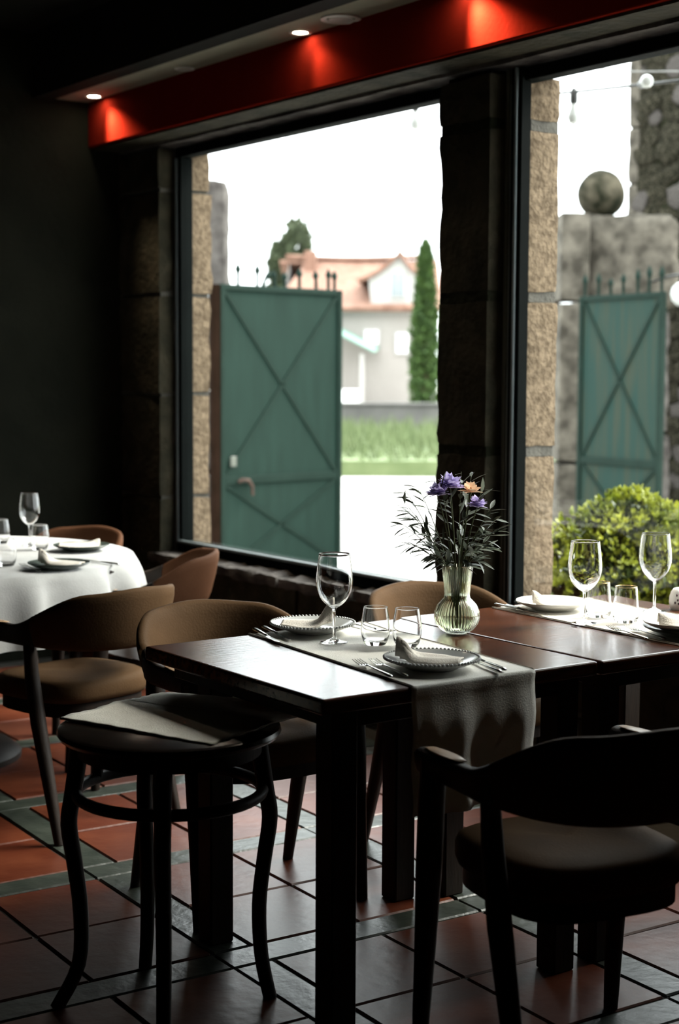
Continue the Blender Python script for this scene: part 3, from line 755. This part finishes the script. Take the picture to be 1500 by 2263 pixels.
lay_cut(KN, 1108, 1481, 1040, 1452, 'knife on the far side of the near beaded plate, toward the vase', 'knife')
lay_cut(KN, 1092, 1483, 1030, 1458, 'knife closest under the near beaded plate rim', 'knife')
lay_cut(FK, 782, 1382, 850, 1400, 'fork lying behind the tumblers by the far beaded plate', 'fork')
lay_cut(KN, 1098, 1338, 1188, 1358, 'knife nearest the mullion on the bright runner', 'knife')
lay_cut(KN, 1118, 1340, 1210, 1362, 'knife between the mullion knife and the pale plate', 'knife')
lay_cut(FK, 1440, 1418, 1338, 1386, 'fork nearest the free gilt tumbler on the bright runner', 'fork')
lay_cut(FK, 1478, 1418, 1378, 1386, 'fork between the other fork and the stacked plates', 'fork')
lay_cut(FK, 100, 1268, 36, 1246, 'fork by the near plate on the white cloth', 'fork', .749)
lay_cut(KN, 250, 1248, 196, 1240, 'knife between the two dark plates on the white cloth', 'knife', .749)

# vase with water, sprigs and flowers
vb = at(1009, 1399, .75)
va = empty('vase', (vb.x, vb.y, .7505), 0, 'ribbed greenish glass vase with a round belly and flared neck on the near table', 'vase')
vo = [(0, 0), (.026, 0), (.030, .002), (.042, .010), (.053, .024), (.0585, .042), (.0570, .058), (.050, .074), (.040, .085), (.0335, .092), (.0325, .100), (.0345, .125), (.0375, .150), (.0405, .176)]
vi = [(.0385, .177), (.0355, .150), (.0325, .125), (.0305, .102), (.0313, .093), (.0375, .0845), (.0472, .073), (.0540, .057), (.0553, .042), (.050, .026), (.039, .0135), (.025, .007), (0, .0065)]
fl = lambda a, z: .0011 * math.cos(44 * a) * smoothstep(.002, .012, z) * (1 - smoothstep(.086, .098, z) * .7)
bm = bmesh.new(); n = 352
add_lathe(bm, vo, n, flute=fl); 
add_lathe(bm, [vo[-1]] + vi, n, flute=lambda a, z: 0)
bmesh.ops.remove_doubles(bm, verts=bm.verts, dist=1e-5)
build('vase_body', bm, M['vase_glass'], va, True, 70)
lathe('water', [(0, .0068), (.024, .0073), (.0385, .0137), (.0495, .0262), (.0548, .042), (.0535, .057), (.0467, .073), (.037, .0842), (.0308, .093), (.0300, .100), (0, .100)], M['water'], va, 48, angle=70)

def leaf_bm(bm, p, d, up, L, Wd, curl=0.1):
    d = d.normalized(); s = d.cross(up)
    s = s.normalized() if s.length > 1e-4 else Vector((1, 0, 0)); nrm = s.cross(d).normalized()
    prev = None
    pts = ((0, .12), (.25, .8), (.5, 1.0), (.75, .75), (1.0, .04))
    rows = []
    for t_, w_ in pts:
        c = p + d * (L * t_) + nrm * (-curl * L * t_ * t_)
        rows.append((bm.verts.new(c - s * (Wd / 2 * w_) + nrm * (.12 * Wd * w_)), bm.verts.new(c), bm.verts.new(c + s * (Wd / 2 * w_) + nrm * (.12 * Wd * w_))))
    for a, b in zip(rows, rows[1:]):
        bm.faces.new((a[0], a[1], b[1], b[0])); bm.faces.new((a[1], a[2], b[2], b[1]))
vtop = Vector((vb.x, vb.y, .7505 + .176))
q = random.Random(21)
SPR = [(-.125, .135, .03, 13), (-.105, .085, .02, 12), (-.145, .205, .0, 11), (-.140, .165, -.02, 14), (-.150, .110, .01, 13), (-.135, .060, -.03, 12), (-.105, .205, .02, 14), (-.05, .225, -.03, 10), (-.02, .175, .03, 10), (.005, .245, -.02, 11),
       (.035, .235, .02, 11), (.060, .205, -.03, 12), (.085, .150, .01, 12), (.100, .095, -.02, 12), (.085, .045, .02, 10), (.055, .110, -.05, 11), (-.06, .09, -.06, 11), (.02, .12, .06, 10), (-.03, .05, -.06, 9), (.05, .02, -.05, 9), (.10, .12, .03, 10), (-.075, .03, -.03, 9), (.03, .07, -.07, 10)]
def sprig_path(dx, dz, dd):
    tip = vtop + RT * dx + Vector((0, 0, dz)) + Vector((FW.x, FW.y, 0)) * dd
    base = Vector((vb.x + q.uniform(-.012, .012), vb.y + q.uniform(-.012, .012), .7505 + .022))
    neck = vtop + RT * (dx * .16) + Vector((FW.x, FW.y, 0)) * (dd * .16) - Vector((0, 0, .02))
    mid = (neck * .45 + tip * .55) + Vector((0, 0, .03)) 
    out = []
    ctrl = [base, neck, mid, tip]
    for i in range(11):
        t_ = i / 10
        if t_ < .3: k = t_ / .3; p = base.lerp(neck, k)
        else:
            k = (t_ - .3) / .7; p = neck * (1 - k) ** 2 + mid * (2 * k * (1 - k)) + tip * k * k
        out.append(p)
    return out
SPL = {0 + 3: 'olive sprig leaning over the window pane just below the lilac heads', 4: 'olive sprig reaching farthest left from the vase, over the pale yard',
       5: 'olive sprig drooping lowest on the window side of the vase', 9: 'tallest olive sprig, rising between the lilac and peach flowers',
       12: 'olive sprig arching high toward the mullion, beside the lowest lilac head', 13: 'olive sprig reaching farthest right, toward the mullion', 14: 'olive sprig drooping low on the mullion side of the vase'}
for si, (dx, dz, dd, nl) in enumerate(SPR):
    pts = sprig_path(dx, dz, dd)
    base = pts[0].copy()
    bm = bmesh.new(); add_tube(bm, [p - base for p in pts], [.0017] * 4 + [.0015, .0013, .0012, .001, .0009, .0008, .0006], 5)
    sp = build('olive_sprig', bm, M['stem'], None, True); sp.location = base
    tag(sp, SPL.get(si, 'olive sprig in the thick middle of the bouquet above the vase neck'), 'sprig', 'olive sprigs in the vase')
    for k in range(nl):
        t_ = .40 + .60 * (k + .6) / nl
        f_ = t_ * 10; i0 = min(9, int(f_)); p = pts[i0].lerp(pts[i0 + 1], f_ - i0) - base
        d = (pts[i0 + 1] - pts[i0]).normalized()
        sd2 = d.cross(Vector((q.uniform(-1, 1), q.uniform(-1, 1), q.uniform(-.6, .6)))).normalized()
        orad = p + base - Vector((vb.x, vb.y, p.z + base.z)); orad = orad.normalized() if orad.length > .01 else sd2
        ld = d * q.uniform(.15, .7) + sd2 * q.uniform(.35, .8) + orad * q.uniform(.3, 1.0) + Vector((0, 0, q.uniform(-.5, .1)))
        bm = bmesh.new(); leaf_bm(bm, Vector((0, 0, 0)), ld, Vector((q.uniform(-.5, .5), q.uniform(-.5, .5), 1)), q.uniform(.034, .054), q.uniform(.009, .0135), q.uniform(-.1, .25))
        lf = build('leaf', bm, M['olive_leaf'] if q.random() < .72 else M['olive_leaf_b'], sp, True); lf.location = p
def flower(name, px, dz, dd, m, n, L, Wd, label, cat='flower', spread=1.0):
    pts = sprig_path(px, dz, dd); base = pts[0].copy()
    o = build(name, (lambda b: (add_tube(b, [p - base for p in pts], .0016, 5), b)[1])(bmesh.new()), M['stem'], None, True); o.location = base
    tag(o, label, cat)
    tip = pts[-1] - base
    for k in range(n):
        a = k * 2.399; el = math.asin(min(1, max(-1, (1 - 1.35 * (k + .5) / n)))) 
        d = Vector((math.cos(a) * math.cos(el) * spread, math.sin(a) * math.cos(el) * spread, math.sin(el) * .9 + .25))
        bm = bmesh.new(); leaf_bm(bm, Vector((0, 0, 0)), d, Vector((q.uniform(-.4, .4), q.uniform(-.4, .4), 1)), L * q.uniform(.8, 1.15), Wd * q.uniform(.8, 1.2), q.uniform(-.15, .2))
        pe = build('petal', bm, m, o, True); pe.location = tip
    return o
flower('lilac_flower', -.055, .185, -.03, M['lilac'], 54, .034, .020, 'full lilac flower head nearest the window glass')
flower('lilac_flower', -.022, .205, -.01, M['lilac'], 54, .036, .021, 'pale lilac flower head between the left bloom and the peach petals')
flower('lilac_flower', .048, .155, -.02, M['lilac'], 42, .028, .018, 'lilac flower head lowest, below the peach petals')
flower('peach_flower', .030, .192, -.03, M['peach'], 12, .036, .020, 'peach orange flower beside the lilac heads')

# small ceramic jar at the right edge
jp = at(1497, 1347, .75)
jar = empty('salt_jar', (jp.x, jp.y, .75), 0, 'small white ceramic jar with dark marks, cut by the right edge', 'jar')
lathe('jar_body', [(0, 0), (.018, 0), (.022, .004), (.025, .02), (.0245, .036), (.020, .052), (.012, .062), (0, .065)], M['ceramic'], jar, 28)
bm = bmesh.new()
for a, z in ((215, .044), (222, .030), (228, .020), (240, .040), (205, .022), (250, .028)):
    r_ = .0253 if z < .03 else .0240
    if z > .04: r_ = .0228
    bmesh.ops.create_icosphere(bm, subdivisions=1, radius=.0035, matrix=Matrix.Translation((r_ * math.cos(R(a)), r_ * math.sin(R(a)), z)) @ Matrix.Diagonal((.8, .8, 1.3, 1)))
sp_ = build('painted_mark', bm, M['speck'], jar, True); sp_['kind'] = 'stuff'

# ------------------------------------------------------------------ outside
gr = box('ground', WO, 140, -90, 150, -0.5, -0.2, M['ground']); gr['kind'] = 'structure'

def local_frame(name, a, b, label, cat, group=None):
    """an Empty at ground point a, its local +X pointing to b"""
    d = Vector((b[0] - a[0], b[1] - a[1], 0))
    return empty(name, (a[0], a[1], 0), math.atan2(d.y, d.x), label, cat, group), d.length
def gate(a, b, ztop, zrail, label, spikes, sheet, handle, rusty):
    t, L = local_frame('metal_gate', a, b, label, 'gate', 'green metal gates')
    B = M['gate_bar']
    box('sheet', .02, L - .02, -.004, .004, -.16, ztop - .03, sheet, t)
    # the camera side is local -y or +y depending on the leaf: bars on both faces
    box('frame_bar', 0, .045, -.025, .025, -.18, ztop, B, t, .004)
    box('frame_bar', L - .045, L, -.025, .025, -.18, ztop, B, t, .004)
    box('frame_bar', .045, L - .045, -.022, .022, ztop - .045, ztop, B, t, .004)
    box('frame_bar', .045, L - .045, -.022, .022, zrail - .03, zrail + .03, B, t, .004)
    box('frame_bar', .045, L - .045, -.022, .022, -.17, -.11, B, t, .004)
    for (x0, z0, x1, z1) in ((.05, ztop - .05, L - .05, zrail + .03), (.05, zrail + .03, L - .05, ztop - .05), (.05, zrail - .03, L - .05, -.12), (L - .05, zrail - .03, .05, -.12)):
        bm = bmesh.new(); d = Vector((x1 - x0, 0, z1 - z0)).normalized(); nx = Vector((-d.z, 0, d.x)) * .016
        p, r_ = Vector((x0, 0, z0)), Vector((x1, 0, z1))
        vs = [bm.verts.new(p + nx * sg + Vector((0, yy, 0))) for sg in (-1, 1) for yy in (-.016, .016)] + [bm.verts.new(r_ + nx * sg + Vector((0, yy, 0))) for sg in (-1, 1) for yy in (-.016, .016)]
        for f in ((0, 1, 3, 2), (4, 6, 7, 5), (0, 4, 5, 1), (1, 5, 7, 3), (3, 7, 6, 2), (2, 6, 4, 0)): bm.faces.new([vs[i] for i in f])
        build('brace', bm, B, t)
    if rusty: box('hinge_post', -.075, -.006, -.03, .03, -.2, ztop - .005, M['brown_board'], t, .006)
    for k, (fx, hh, lean) in enumerate(spikes):
        x = .03 + (L - .06) * fx
        bm = bmesh.new(); add_tube(bm, [(x, 0, ztop - .01), (x + lean * .5, 0, ztop + hh * .55), (x + lean * .7, 0, ztop + hh * .62), (x + lean * .85, 0, ztop + hh * .75), (x + lean, 0, ztop + hh)], [.014, .014, .024, .025, .003], 6)
        build('spike', bm, B, t, True, 50)
    if handle:
        for sy in (-.03,):
            tube('handle', [(.17, sy, zrail - .01), (.19, sy * 1.9, zrail + .005), (.25, sy * 2, zrail + .0), (.285, sy * 2, zrail - .05), (.29, sy * 2, zrail - .12)], [.016, .016, .016, .014, .012], M['rust'], t, 8)
            box('lock_plate', .09, .15, sy - .004, sy + .006, zrail + .11, zrail + .19, M['bead_dark'], t, .004)
    return t
def gxy(px, D):
    p = far(px, 826, D); return (p.x, p.y)
g1a, g1b = gxy(484, 12.0), gxy(752, 12.9)
gate(g1a, g1b, 2.10, .585, 'tall green sheet metal gate leaf with a rusty handle, behind the left window',
     [(.13, .17, 0), (.29, .17, .0), (.33, .12, .08), (.44, .13, -.02), (.52, .12, 0), (.65, .16, 0), (.80, .15, -.01), (.91, .17, 0), (.965, .16, 0)], M['gate'], True, True)
g2a, g2b = gxy(1281, 13.5), gxy(1465, 12.6)
gate(g2a, g2b, 2.09, .69, 'faded green metal gate leaf beside the stone ball pillar',
     [(.02, .19, 0), (.20, .19, .0), (.36, .14, .0), (.52, .17, 0), (.70, .20, 0), (.84, .22, 0), (.99, .21, 0)], M['gate_sheet2'], False, False)

# left gate pier, seen past the window jamb
def pier(name, px0, px1, D, ztop, cuts, m, label, depth=.6, yaw_off=0, amp=.02):
    p0, p1 = gxy(px0, D), gxy(px1, D)
    t, L = local_frame(name, p0, p1, label, 'gate pillar', None)
    zs = [-.22] + cuts + [ztop]
    for a, b in zip(zs, zs[1:]):
        stone(rnd.uniform(-.015, .015), L + rnd.uniform(-.015, .015), -.02, depth + rnd.uniform(-.02, .02), a + .008, b - .008, m, t, amp, .09, 'stone', .045)
    return t
p_ = pier('gate_pillar', 395, 497, 12.6, 2.97, [.62, 1.28, 2.05], M['granite_grey'], 'rough grey stone gate pillar seen just past the window jamb', .5, amp=.016)

# right pier with ball
bp_ = empty('gate_pillar', (*gxy(1258, 14.0), 0), R(-35), 'pale granite gate pillar topped by a stone ball', 'gate pillar')
zt = 1.42 + (826 - 476) / 3449 * 14.0
stone(-.13, .13, -.25, .35, -.2, .63, M['granite_pale'], bp_, .015, .09, 'stone', .03)
stone(-.13, .13, -.25, .35, .65, 2.05, M['granite_pale'], bp_, .015, .09, 'stone', .03)
stone(-.13, .13, -.25, .35, 2.07, zt, M['granite_pale'], bp_, .015, .09, 'stone', .03)
stone(.14, .98, .0, .45, 2.02, zt + .01, M['granite_pale'], bp_, .03, .09, 'stone', .10)
stone(.20, .92, .08, .45, 0.9, 2.00, M['granite_grey'], bp_, .03, .09, 'stone', .06)
stone(.20, .95, .08, .45, -.2, 0.88, M['granite_grey'], bp_, .03, .09, 'stone', .06)
bm = bmesh.new(); bmesh.ops.create_icosphere(bm, subdivisions=4, radius=.215)
for v_ in bm.verts:
    n_ = noise.noise(v_.co * 6) * .012; v_.co *= 1 + n_ / .215
    v_.co.z *= 1.02
ball = build('ball_finial', bm, M['ball_stone'], bp_, True); ball.location = (.285, .17, zt + .195)

# tall mossy rubble wall at the right
wa, wb = gxy(1378, 15.4), gxy(1700, 14.4)
gw, L = local_frame('garden_wall', wa, wb, None, None); gw['kind'] = 'structure'
box('mortar_core', .01, L, .03, .55, -.2, 5.2, M['moss_mortar'], gw)
zq = -.2
while zq < 5.1:
    zq2 = zq + rnd.uniform(.5, .9); stone(-.01, .115, -.005, .5, zq + .004, zq2 - .004, M['granite_pale'], gw, .012, .1, 'corner_stone', .02); zq = zq2
SM = []
for k in range(8):
    bm = bmesh.new(); bmesh.ops.create_icosphere(bm, subdivisions=2, radius=1.0)
    for v_ in bm.verts: v_.co = Vector([math.copysign(abs(q_) ** .7, q_) for q_ in v_.co])
    for v_ in bm.verts:
        v_.co *= 1 + .38 * noise.noise(v_.co * 1.5 + Vector((k * 5, 0, 0)))
    me = bpy.data.meshes.new('rubble_stone')
    for f in bm.faces: f.smooth = True
    bm.to_mesh(me); bm.free(); me.materials.append(M['moss_stone'] if k % 4 else M['granite_grey']); SM.append(me)
z = -.16; n_st = 0
while z < 5.1:
    rowh = rnd.uniform(.11, .20); x = 0.07
    while x < L and n_st < 296:
        wd = rnd.uniform(.12, .30)
        o = mobj('rubble_stone', rnd.choice(SM), None, gw); n_st += 1
        o.location = (x + wd / 2, .03 + rnd.uniform(-.01, .02), z + rowh / 2 + rnd.uniform(-.03, .03)); o.scale = (wd * .62, .022 + rnd.uniform(0, .022), rowh * .66)
        o.rotation_euler = (rnd.uniform(-.2, .2), rnd.uniform(-.35, .35), rnd.uniform(-.2, .2))
        x += wd
    z += rowh
gl = empty('globe_lamp', tuple(far(1509, 650, 12.4)), 0, 'white globe lamp on a short arm at the mossy wall, cut by the right edge', 'lamp')
lathe('globe', [(0, -.10), (.05, -.088), (.088, -.05), (.10, 0), (.088, .05), (.05, .088), (0, .10)], M['bulb'], gl, 24)
tube('arm', [(0, 0, .09), (.02, .03, .16), (.3, .45, .17), (.75, 1.05, .17)], .012, M['cable'], gl, 8)

# bush by the window
bc = far(1415, 1200, 7.1); bush = empty('bush', (bc.x, bc.y, -.10), 0, 'leafy yellow-green bush outside the right window', 'bush')
BB = [((0, 0, .45), (.62, .60, .47)), ((-.25, .30, .40), (.45, .45, .36)), ((.28, -.40, .40), (.55, .55, .42)), ((-.05, .02, .70), (.26, .26, .28)), ((.10, -.32, .62), (.30, .30, .25)), ((-.38, .48, .28), (.3, .3, .30))]
q2 = random.Random(5)
def foliage(name, n, m, parent, shell, L0, L1, seed, blobs=BB, wr=.55):
    q_ = random.Random(seed); bm = bmesh.new()
    for _ in range(n):
        c, r_ = q_.choice(blobs)
        while True:
            d = Vector((q_.gauss(0, 1), q_.gauss(0, 1), q_.gauss(0, 1)))
            if d.length > .1: break
        d.normalize(); k = shell[0] + (shell[1] - shell[0]) * q_.random() + .09 * noise.noise(d * 4 + Vector(c) * 3)
        p = Vector((c[0] + d.x * r_[0] * k, c[1] + d.y * r_[1] * k, c[2] + d.z * r_[2] * k))
        if p.z < .02: continue
        out = Vector((d.x, d.y, d.z + .35)); 
        for s_ in range(3):
            ld = out + Vector((q_.uniform(-1, 1), q_.uniform(-1, 1), q_.uniform(-.7, .9)))
            leaf_bm2(bm, p, ld.normalized(), q_.uniform(L0, L1), wr, q_)
    o = build(name, bm, m, parent, True); o['kind'] = 'stuff'; return o
def leaf_bm2(bm, p, d, L, wr, q_):
    s = d.cross(Vector((q_.uniform(-1, 1), q_.uniform(-1, 1), q_.uniform(-1, 1)))).normalized() * (L * wr / 2)
    nrm = s.cross(d).normalized() * (L * .12)
    a = bm.verts.new(p); b = bm.verts.new(p + d * L * .5 + s); c = bm.verts.new(p + d * L + nrm * .3); e = bm.verts.new(p + d * L * .5 - s); m_ = bm.verts.new(p + d * L * .5 - nrm)
    bm.faces.new((a, b, m_)); bm.faces.new((b, c, m_)); bm.faces.new((c, e, m_)); bm.faces.new((e, a, m_))
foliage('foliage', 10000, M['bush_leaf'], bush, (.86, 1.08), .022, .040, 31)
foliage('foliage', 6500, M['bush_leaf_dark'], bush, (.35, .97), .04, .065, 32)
for k in range(9):
    a = k * .7
    tube('branch', [(0.03 * math.cos(a), .03 * math.sin(a), 0), (.2 * math.cos(a), .2 * math.sin(a), .25), (.42 * math.cos(a), .42 * math.sin(a), .5)], [.012, .009, .004], M['bark'], bush, 6)

# festoon lights over the yard
def festoon(pts, label, bulbs, m, rad=.008):
    P = [far(*p) for p in pts]; base = P[0].copy(); out = []
    for i in range(len(P) - 1):
        for k in range(6):
            t_ = k / 6; pa, pb = P[max(0, i - 1)], P[min(len(P) - 1, i + 2)]; p0_, p1_ = P[i], P[i + 1]
            out.append(0.5 * ((2 * p0_) + (p1_ - pa) * t_ + (2 * pa - 5 * p0_ + 4 * p1_ - pb) * t_ * t_ + (3 * p0_ - pa - 3 * p1_ + pb) * t_ ** 3) - base)
    out.append(P[-1] - base)
    bm = bmesh.new(); add_tube(bm, out, rad, 6); o = build('string_lights', bm, m, None, True); o.location = base
    tag(o, label, 'string lights')
    for bpt in bulbs:
        p = far(*bpt) - base
        s_ = lathe('bulb_socket', [(0, .02), (.010, .02), (.021, .0), (.021, -.05), (.016, -.062), (0, -.062)], M['cable'], o, 14); s_.location = p
        b_ = lathe('bulb', [(0, -.058), (.014, -.062), (.020, -.085), (.031, -.115), (.033, -.135), (.024, -.160), (0, -.172)], M['bulb'], s_, 18)
        if bpt[0] == 1417: s_.rotation_euler = (-FW - UP * .15).to_track_quat('-Z', 'Y').to_euler()
    return o
festoon([(1640, 160, 7.4), (1500, 178, 7.6), (1417, 187, 7.8), (1268, 203, 8.2), (1100, 216, 8.6), (918, 221, 9.1), (760, 205, 9.6), (560, 165, 10.2)],
        'black festoon cable with pale bulbs strung across the yard outside', [(1268, 203, 8.2), (1417, 187, 7.8), (918, 222, 9.1)], M['cable'])
festoon([(1640, 165, 8.6), (1500, 158, 8.8), (1380, 157, 9.0), (1230, 140, 9.4), (1000, 110, 10)], 'thin pale cable above the festoon lights outside', [], M['cable_white'], .0045)
festoon([(1560, 120, 8.0), (1480, 104, 8.2), (1420, 86, 8.4), (1300, 50, 9)], 'short pale cable highest in the right window', [], M['cable_white'], .005)

# meadow strip, low wall, house, trees in the distance
def fpt(px, D): 
    p = far(px, 826, D); return Vector((p.x, p.y, 0))
rt2 = Vector((RT.x, RT.y, 0)).normalized(); fw2 = Vector((FW.x, FW.y, 0)).normalized()
def oriented(name, px, D, label, cat, rot=0, kind=None):
    p = fpt(px, D); return empty(name, p, math.atan2(rt2.y, rt2.x) + rot, label, cat, None, kind)
mead = oriented('meadow', 860, 24.5, None, None, 0, 'structure')
box('turf', -9, 9, 0, 14, -.25, .05, M['grass'], mead)
bm = bmesh.new(); qg = random.Random(9)
for _ in range(5000):
    x, y_ = qg.uniform(-3.5, 4), qg.uniform(0, 12); h = qg.uniform(.12, .42) * (0.5 + y_ / 14); a = qg.uniform(0, 6.3); l = qg.uniform(-.12, .12)
    dx, dy = math.cos(a) * .03, math.sin(a) * .03
    bm.faces.new([bm.verts.new(p) for p in ((x - dx, y_ - dy, .03), (x + dx, y_ + dy, .03), (x + l, y_ + l, .03 + h))])
gs = build('grass', bm, M['grass'], mead); gs['kind'] = 'stuff'
lw = oriented('low_wall', 860, 39.0, 'low grey wall between the grass and the house', 'wall')
box('wall_body', -6, 5, 0, .3, -.2, .62, M['low_wall'], lw, .02)
box('coping', -6, 5, -.05, .35, .62, .70, M['low_wall'], lw, .02)

hs = oriented('house', 752, 47.0, 'white house with an orange tiled roof and a gabled dormer, across the road', 'house', R(-6))
HX0, HX1, HZ = -1.9, 2.42, 3.42
box('wall_body', HX0, HX1, 0, 5.0, .0, HZ, M['house_wall'], hs)
box('eaves_band', HX0 - .05, HX1 + .05, -.08, 5.05, HZ - .22, HZ, M['house_white'], hs)
RZ = 5.05
bm = bmesh.new()
prof = lambda t_: .16 * math.sin(math.pi * t_)
grid = []
for j in range(9):
    t_ = j / 8; grid.append([(HX0 + .55 - .75 * (1 - t_) + (HX1 - HX0 + .9 - 1.1 * t_) * i / 10, -.35 + 2.85 * t_, HZ - .05 + (RZ - HZ) * t_ - prof(t_) * .4 - .07 * math.sin(math.pi * i / 10) * t_) for i in range(11)])
add_sheet(bm, grid, .12)
grid = [[(HX0 - .3 + (HX1 - HX0 + .6) * i / 10, 5.35 - 2.85 * j / 8, HZ - .05 + (RZ - HZ) * j / 8 - .07 * math.sin(math.pi * i / 10) * (j / 8)) for i in range(11)] for j in range(9)]
add_sheet(bm, grid, .12)
build('roof', bm, M['roof'], hs, True, 40)
bm = bmesh.new()
for x in (HX0 + .02, HX1 - .02):
    bm.faces.new([bm.verts.new(p) for p in ((x, 0, HZ - .1), (x, 5.0, HZ - .1), (x, 2.5, RZ - .1))])
build('gable', bm, M['house_white'], hs)
tube('ridge', [(HX0 - .1 + (HX1 - HX0 + .2) * i / 10, 2.5, RZ + .04 - .08 * math.sin(math.pi * i / 10)) for i in range(11)], .09, M['roof'], hs, 6)
# dormer
dm = empty('dormer', (1.55, -.05, 0)); dm.parent = hs
bm = bmesh.new()
fr = [(-.62, 0, HZ + .02), (.70, 0, HZ + .02), (.70, 0, HZ + .95), (.22, 0, HZ + 1.58), (-.72, 0, HZ + .82)]
fv = [bm.verts.new(p) for p in fr]; bv = [bm.verts.new((p[0], 2.2, p[2])) for p in fr]
bm.faces.new(fv)
for i in range(5): bm.faces.new((fv[i], fv[(i + 1) % 5], bv[(i + 1) % 5], bv[i]))
build('dormer_wall', bm, M['house_white'], dm)
for a, b in (((-1.05, HZ + .80), (.24, HZ + 1.66)), ((.22, HZ + 1.66), (.95, HZ + .92))):
    bm = bmesh.new(); add_sheet(bm, [[(a[0] + (b[0] - a[0]) * i / 6, y_, a[1] + (b[1] - a[1]) * i / 6 - (.14 * math.sin(math.pi * i / 6))) for i in range(7)] for y_ in (-.15, 2.3)], .09)
    build('dormer_roof', bm, M['roof'], dm, True, 40)
def hwin(parent, x0, x1, z0, z1, y_, m=None):
    f = box('window_frame', x0 - .06, x1 + .06, y_ - .05, y_, z0 - .06, z1 + .06, M['house_white'], parent, .01)
    box('window_pane', x0, (x0 + x1) / 2 - .02, y_ - .06, y_ - .045, z0, z1, m or M['house_glass'], f); box('window_pane', (x0 + x1) / 2 + .02, x1, y_ - .06, y_ - .045, z0, z1, m or M['house_glass'], f)
hwin(dm, -.02, .34, HZ + .30, HZ + .98, 0)
hwin(hs, 1.70, 2.02, 2.05, 2.62, 0, M['ceramic'])
hwin(hs, .75, 1.12, 2.32, 2.70, 0, M['ceramic'])
# mint lean-to and porch on the left of the house front
box('lean_to_post', -.06, .06, -1.35, -1.25, 0, 2.2, M['mint'], hs); box('lean_to_post', .72, .82, -1.35, -1.25, 0, 2.0, M['house_white'], hs)
bm = bmesh.new(); add_sheet(bm, [[(-.7, -1.5, 2.95), (-.7, .0, 3.10)], [(1.15, -1.5, 2.02), (1.15, 0, 2.16)]], .06); build('lean_to_roof', bm, M['mint'], hs)
box('porch_wall', -.1, .70, -1.30, -.6, 0, .95, M['ceramic'], hs, .02)
box('flower_bed', 1.0, 2.3, -.35, -.05, 0, .42, M['rust'], hs, .03)
box('chimney', -1.35, -1.0, 1.9, 2.3, RZ - .6, RZ + .18, M['roof'], hs, .02)
# second house glimpsed behind the spikes
h2 = oriented('house', 585, 68.0, 'small white house part seen between the gate spikes', 'house', R(10))
box('wall_body', -1.6, 1.0, 0, 3, 0, 3.9, M['house_wall'], h2)
bm = bmesh.new(); add_sheet(bm, [[(-1.8, -.3, 3.85), (-1.8, 1.5, 4.5), (-1.8, 3.3, 3.85)], [(1.2, -.3, 3.85), (1.2, 1.5, 4.5), (1.2, 3.3, 3.85)]], .1); build('roof', bm, M['roof'], h2)
for x in (-.9, .1): hwin(h2, x - .2, x + .2, 3.1, 3.6, 0, M['mint'])

def far_tree(px, D, z0, ztop, rx, blobs, m, label, n, L0, L1, seed, trunk=True, cat='tree'):
    p = fpt(px, D); t = empty('tree' if cat == 'tree' else cat, p, math.atan2(rt2.y, rt2.x), label, cat)
    foliage('foliage', n, m, t, (.5, 1.05), L0, L1, seed, blobs, .6)
    if trunk: tube('trunk', [(0, 0, 0), (.05, 0, ztop * .4), (0, 0, ztop * .85)], [.18, .13, .04], M['bark'], t, 8)
    return t
far_tree(640, 58, 0, 6.9, 1, [((.25, 0, 5.9), (.50, .5, 1.15)), ((-.45, 0, 5.3), (.26, .3, .85)), ((.1, 0, 4.4), (.75, .7, .7)), ((-.8, 0, 4.0), (.5, .5, .5)), ((.2, 0, 3.0), (.9, .9, 1.2))], M['tree_leaf'], 'bushy dark tree rising behind the gate spikes', 3000, .14, .30, 41)
cy = [((0, 0, .5 + k * .42), (.36 * (1 - (k / 11.5) ** 2.2) + .05, .36 * (1 - (k / 11.5) ** 2.2) + .05, .40)) for k in range(11)]
far_tree(938, 44, 0, 4.6, 1, cy, M['cypress'], 'slim bright green cypress beside the house', 3600, .08, .18, 42)

# scrap of another building between the jamb and the ball pillar
yb = oriented('outbuilding', 1226, 24.0, 'scrap of a yellow outbuilding with a brown board, glimpsed beside the ball pillar', 'building')
box('wall_body', -.20, .02, 0, .6, 2.62, 3.75, M['yellow_wall'], yb)
bm = bmesh.new(); v_ = [bm.verts.new(p) for p in ((-.09, -.02, 2.62), (.09, -.02, 2.62), (.0, -.02, 2.28), (-.09, .1, 2.62), (.09, .1, 2.62), (.0, .1, 2.28))]
for f in ((0, 1, 2), (3, 5, 4), (0, 3, 4, 1), (1, 4, 5, 2), (2, 5, 3, 0)): bm.faces.new([v_[i] for i in f])
build('board', bm, M['brown_board'], yb)
box('post', .28, .36, .2, .3, 0, 2.7, M['house_white'], yb)
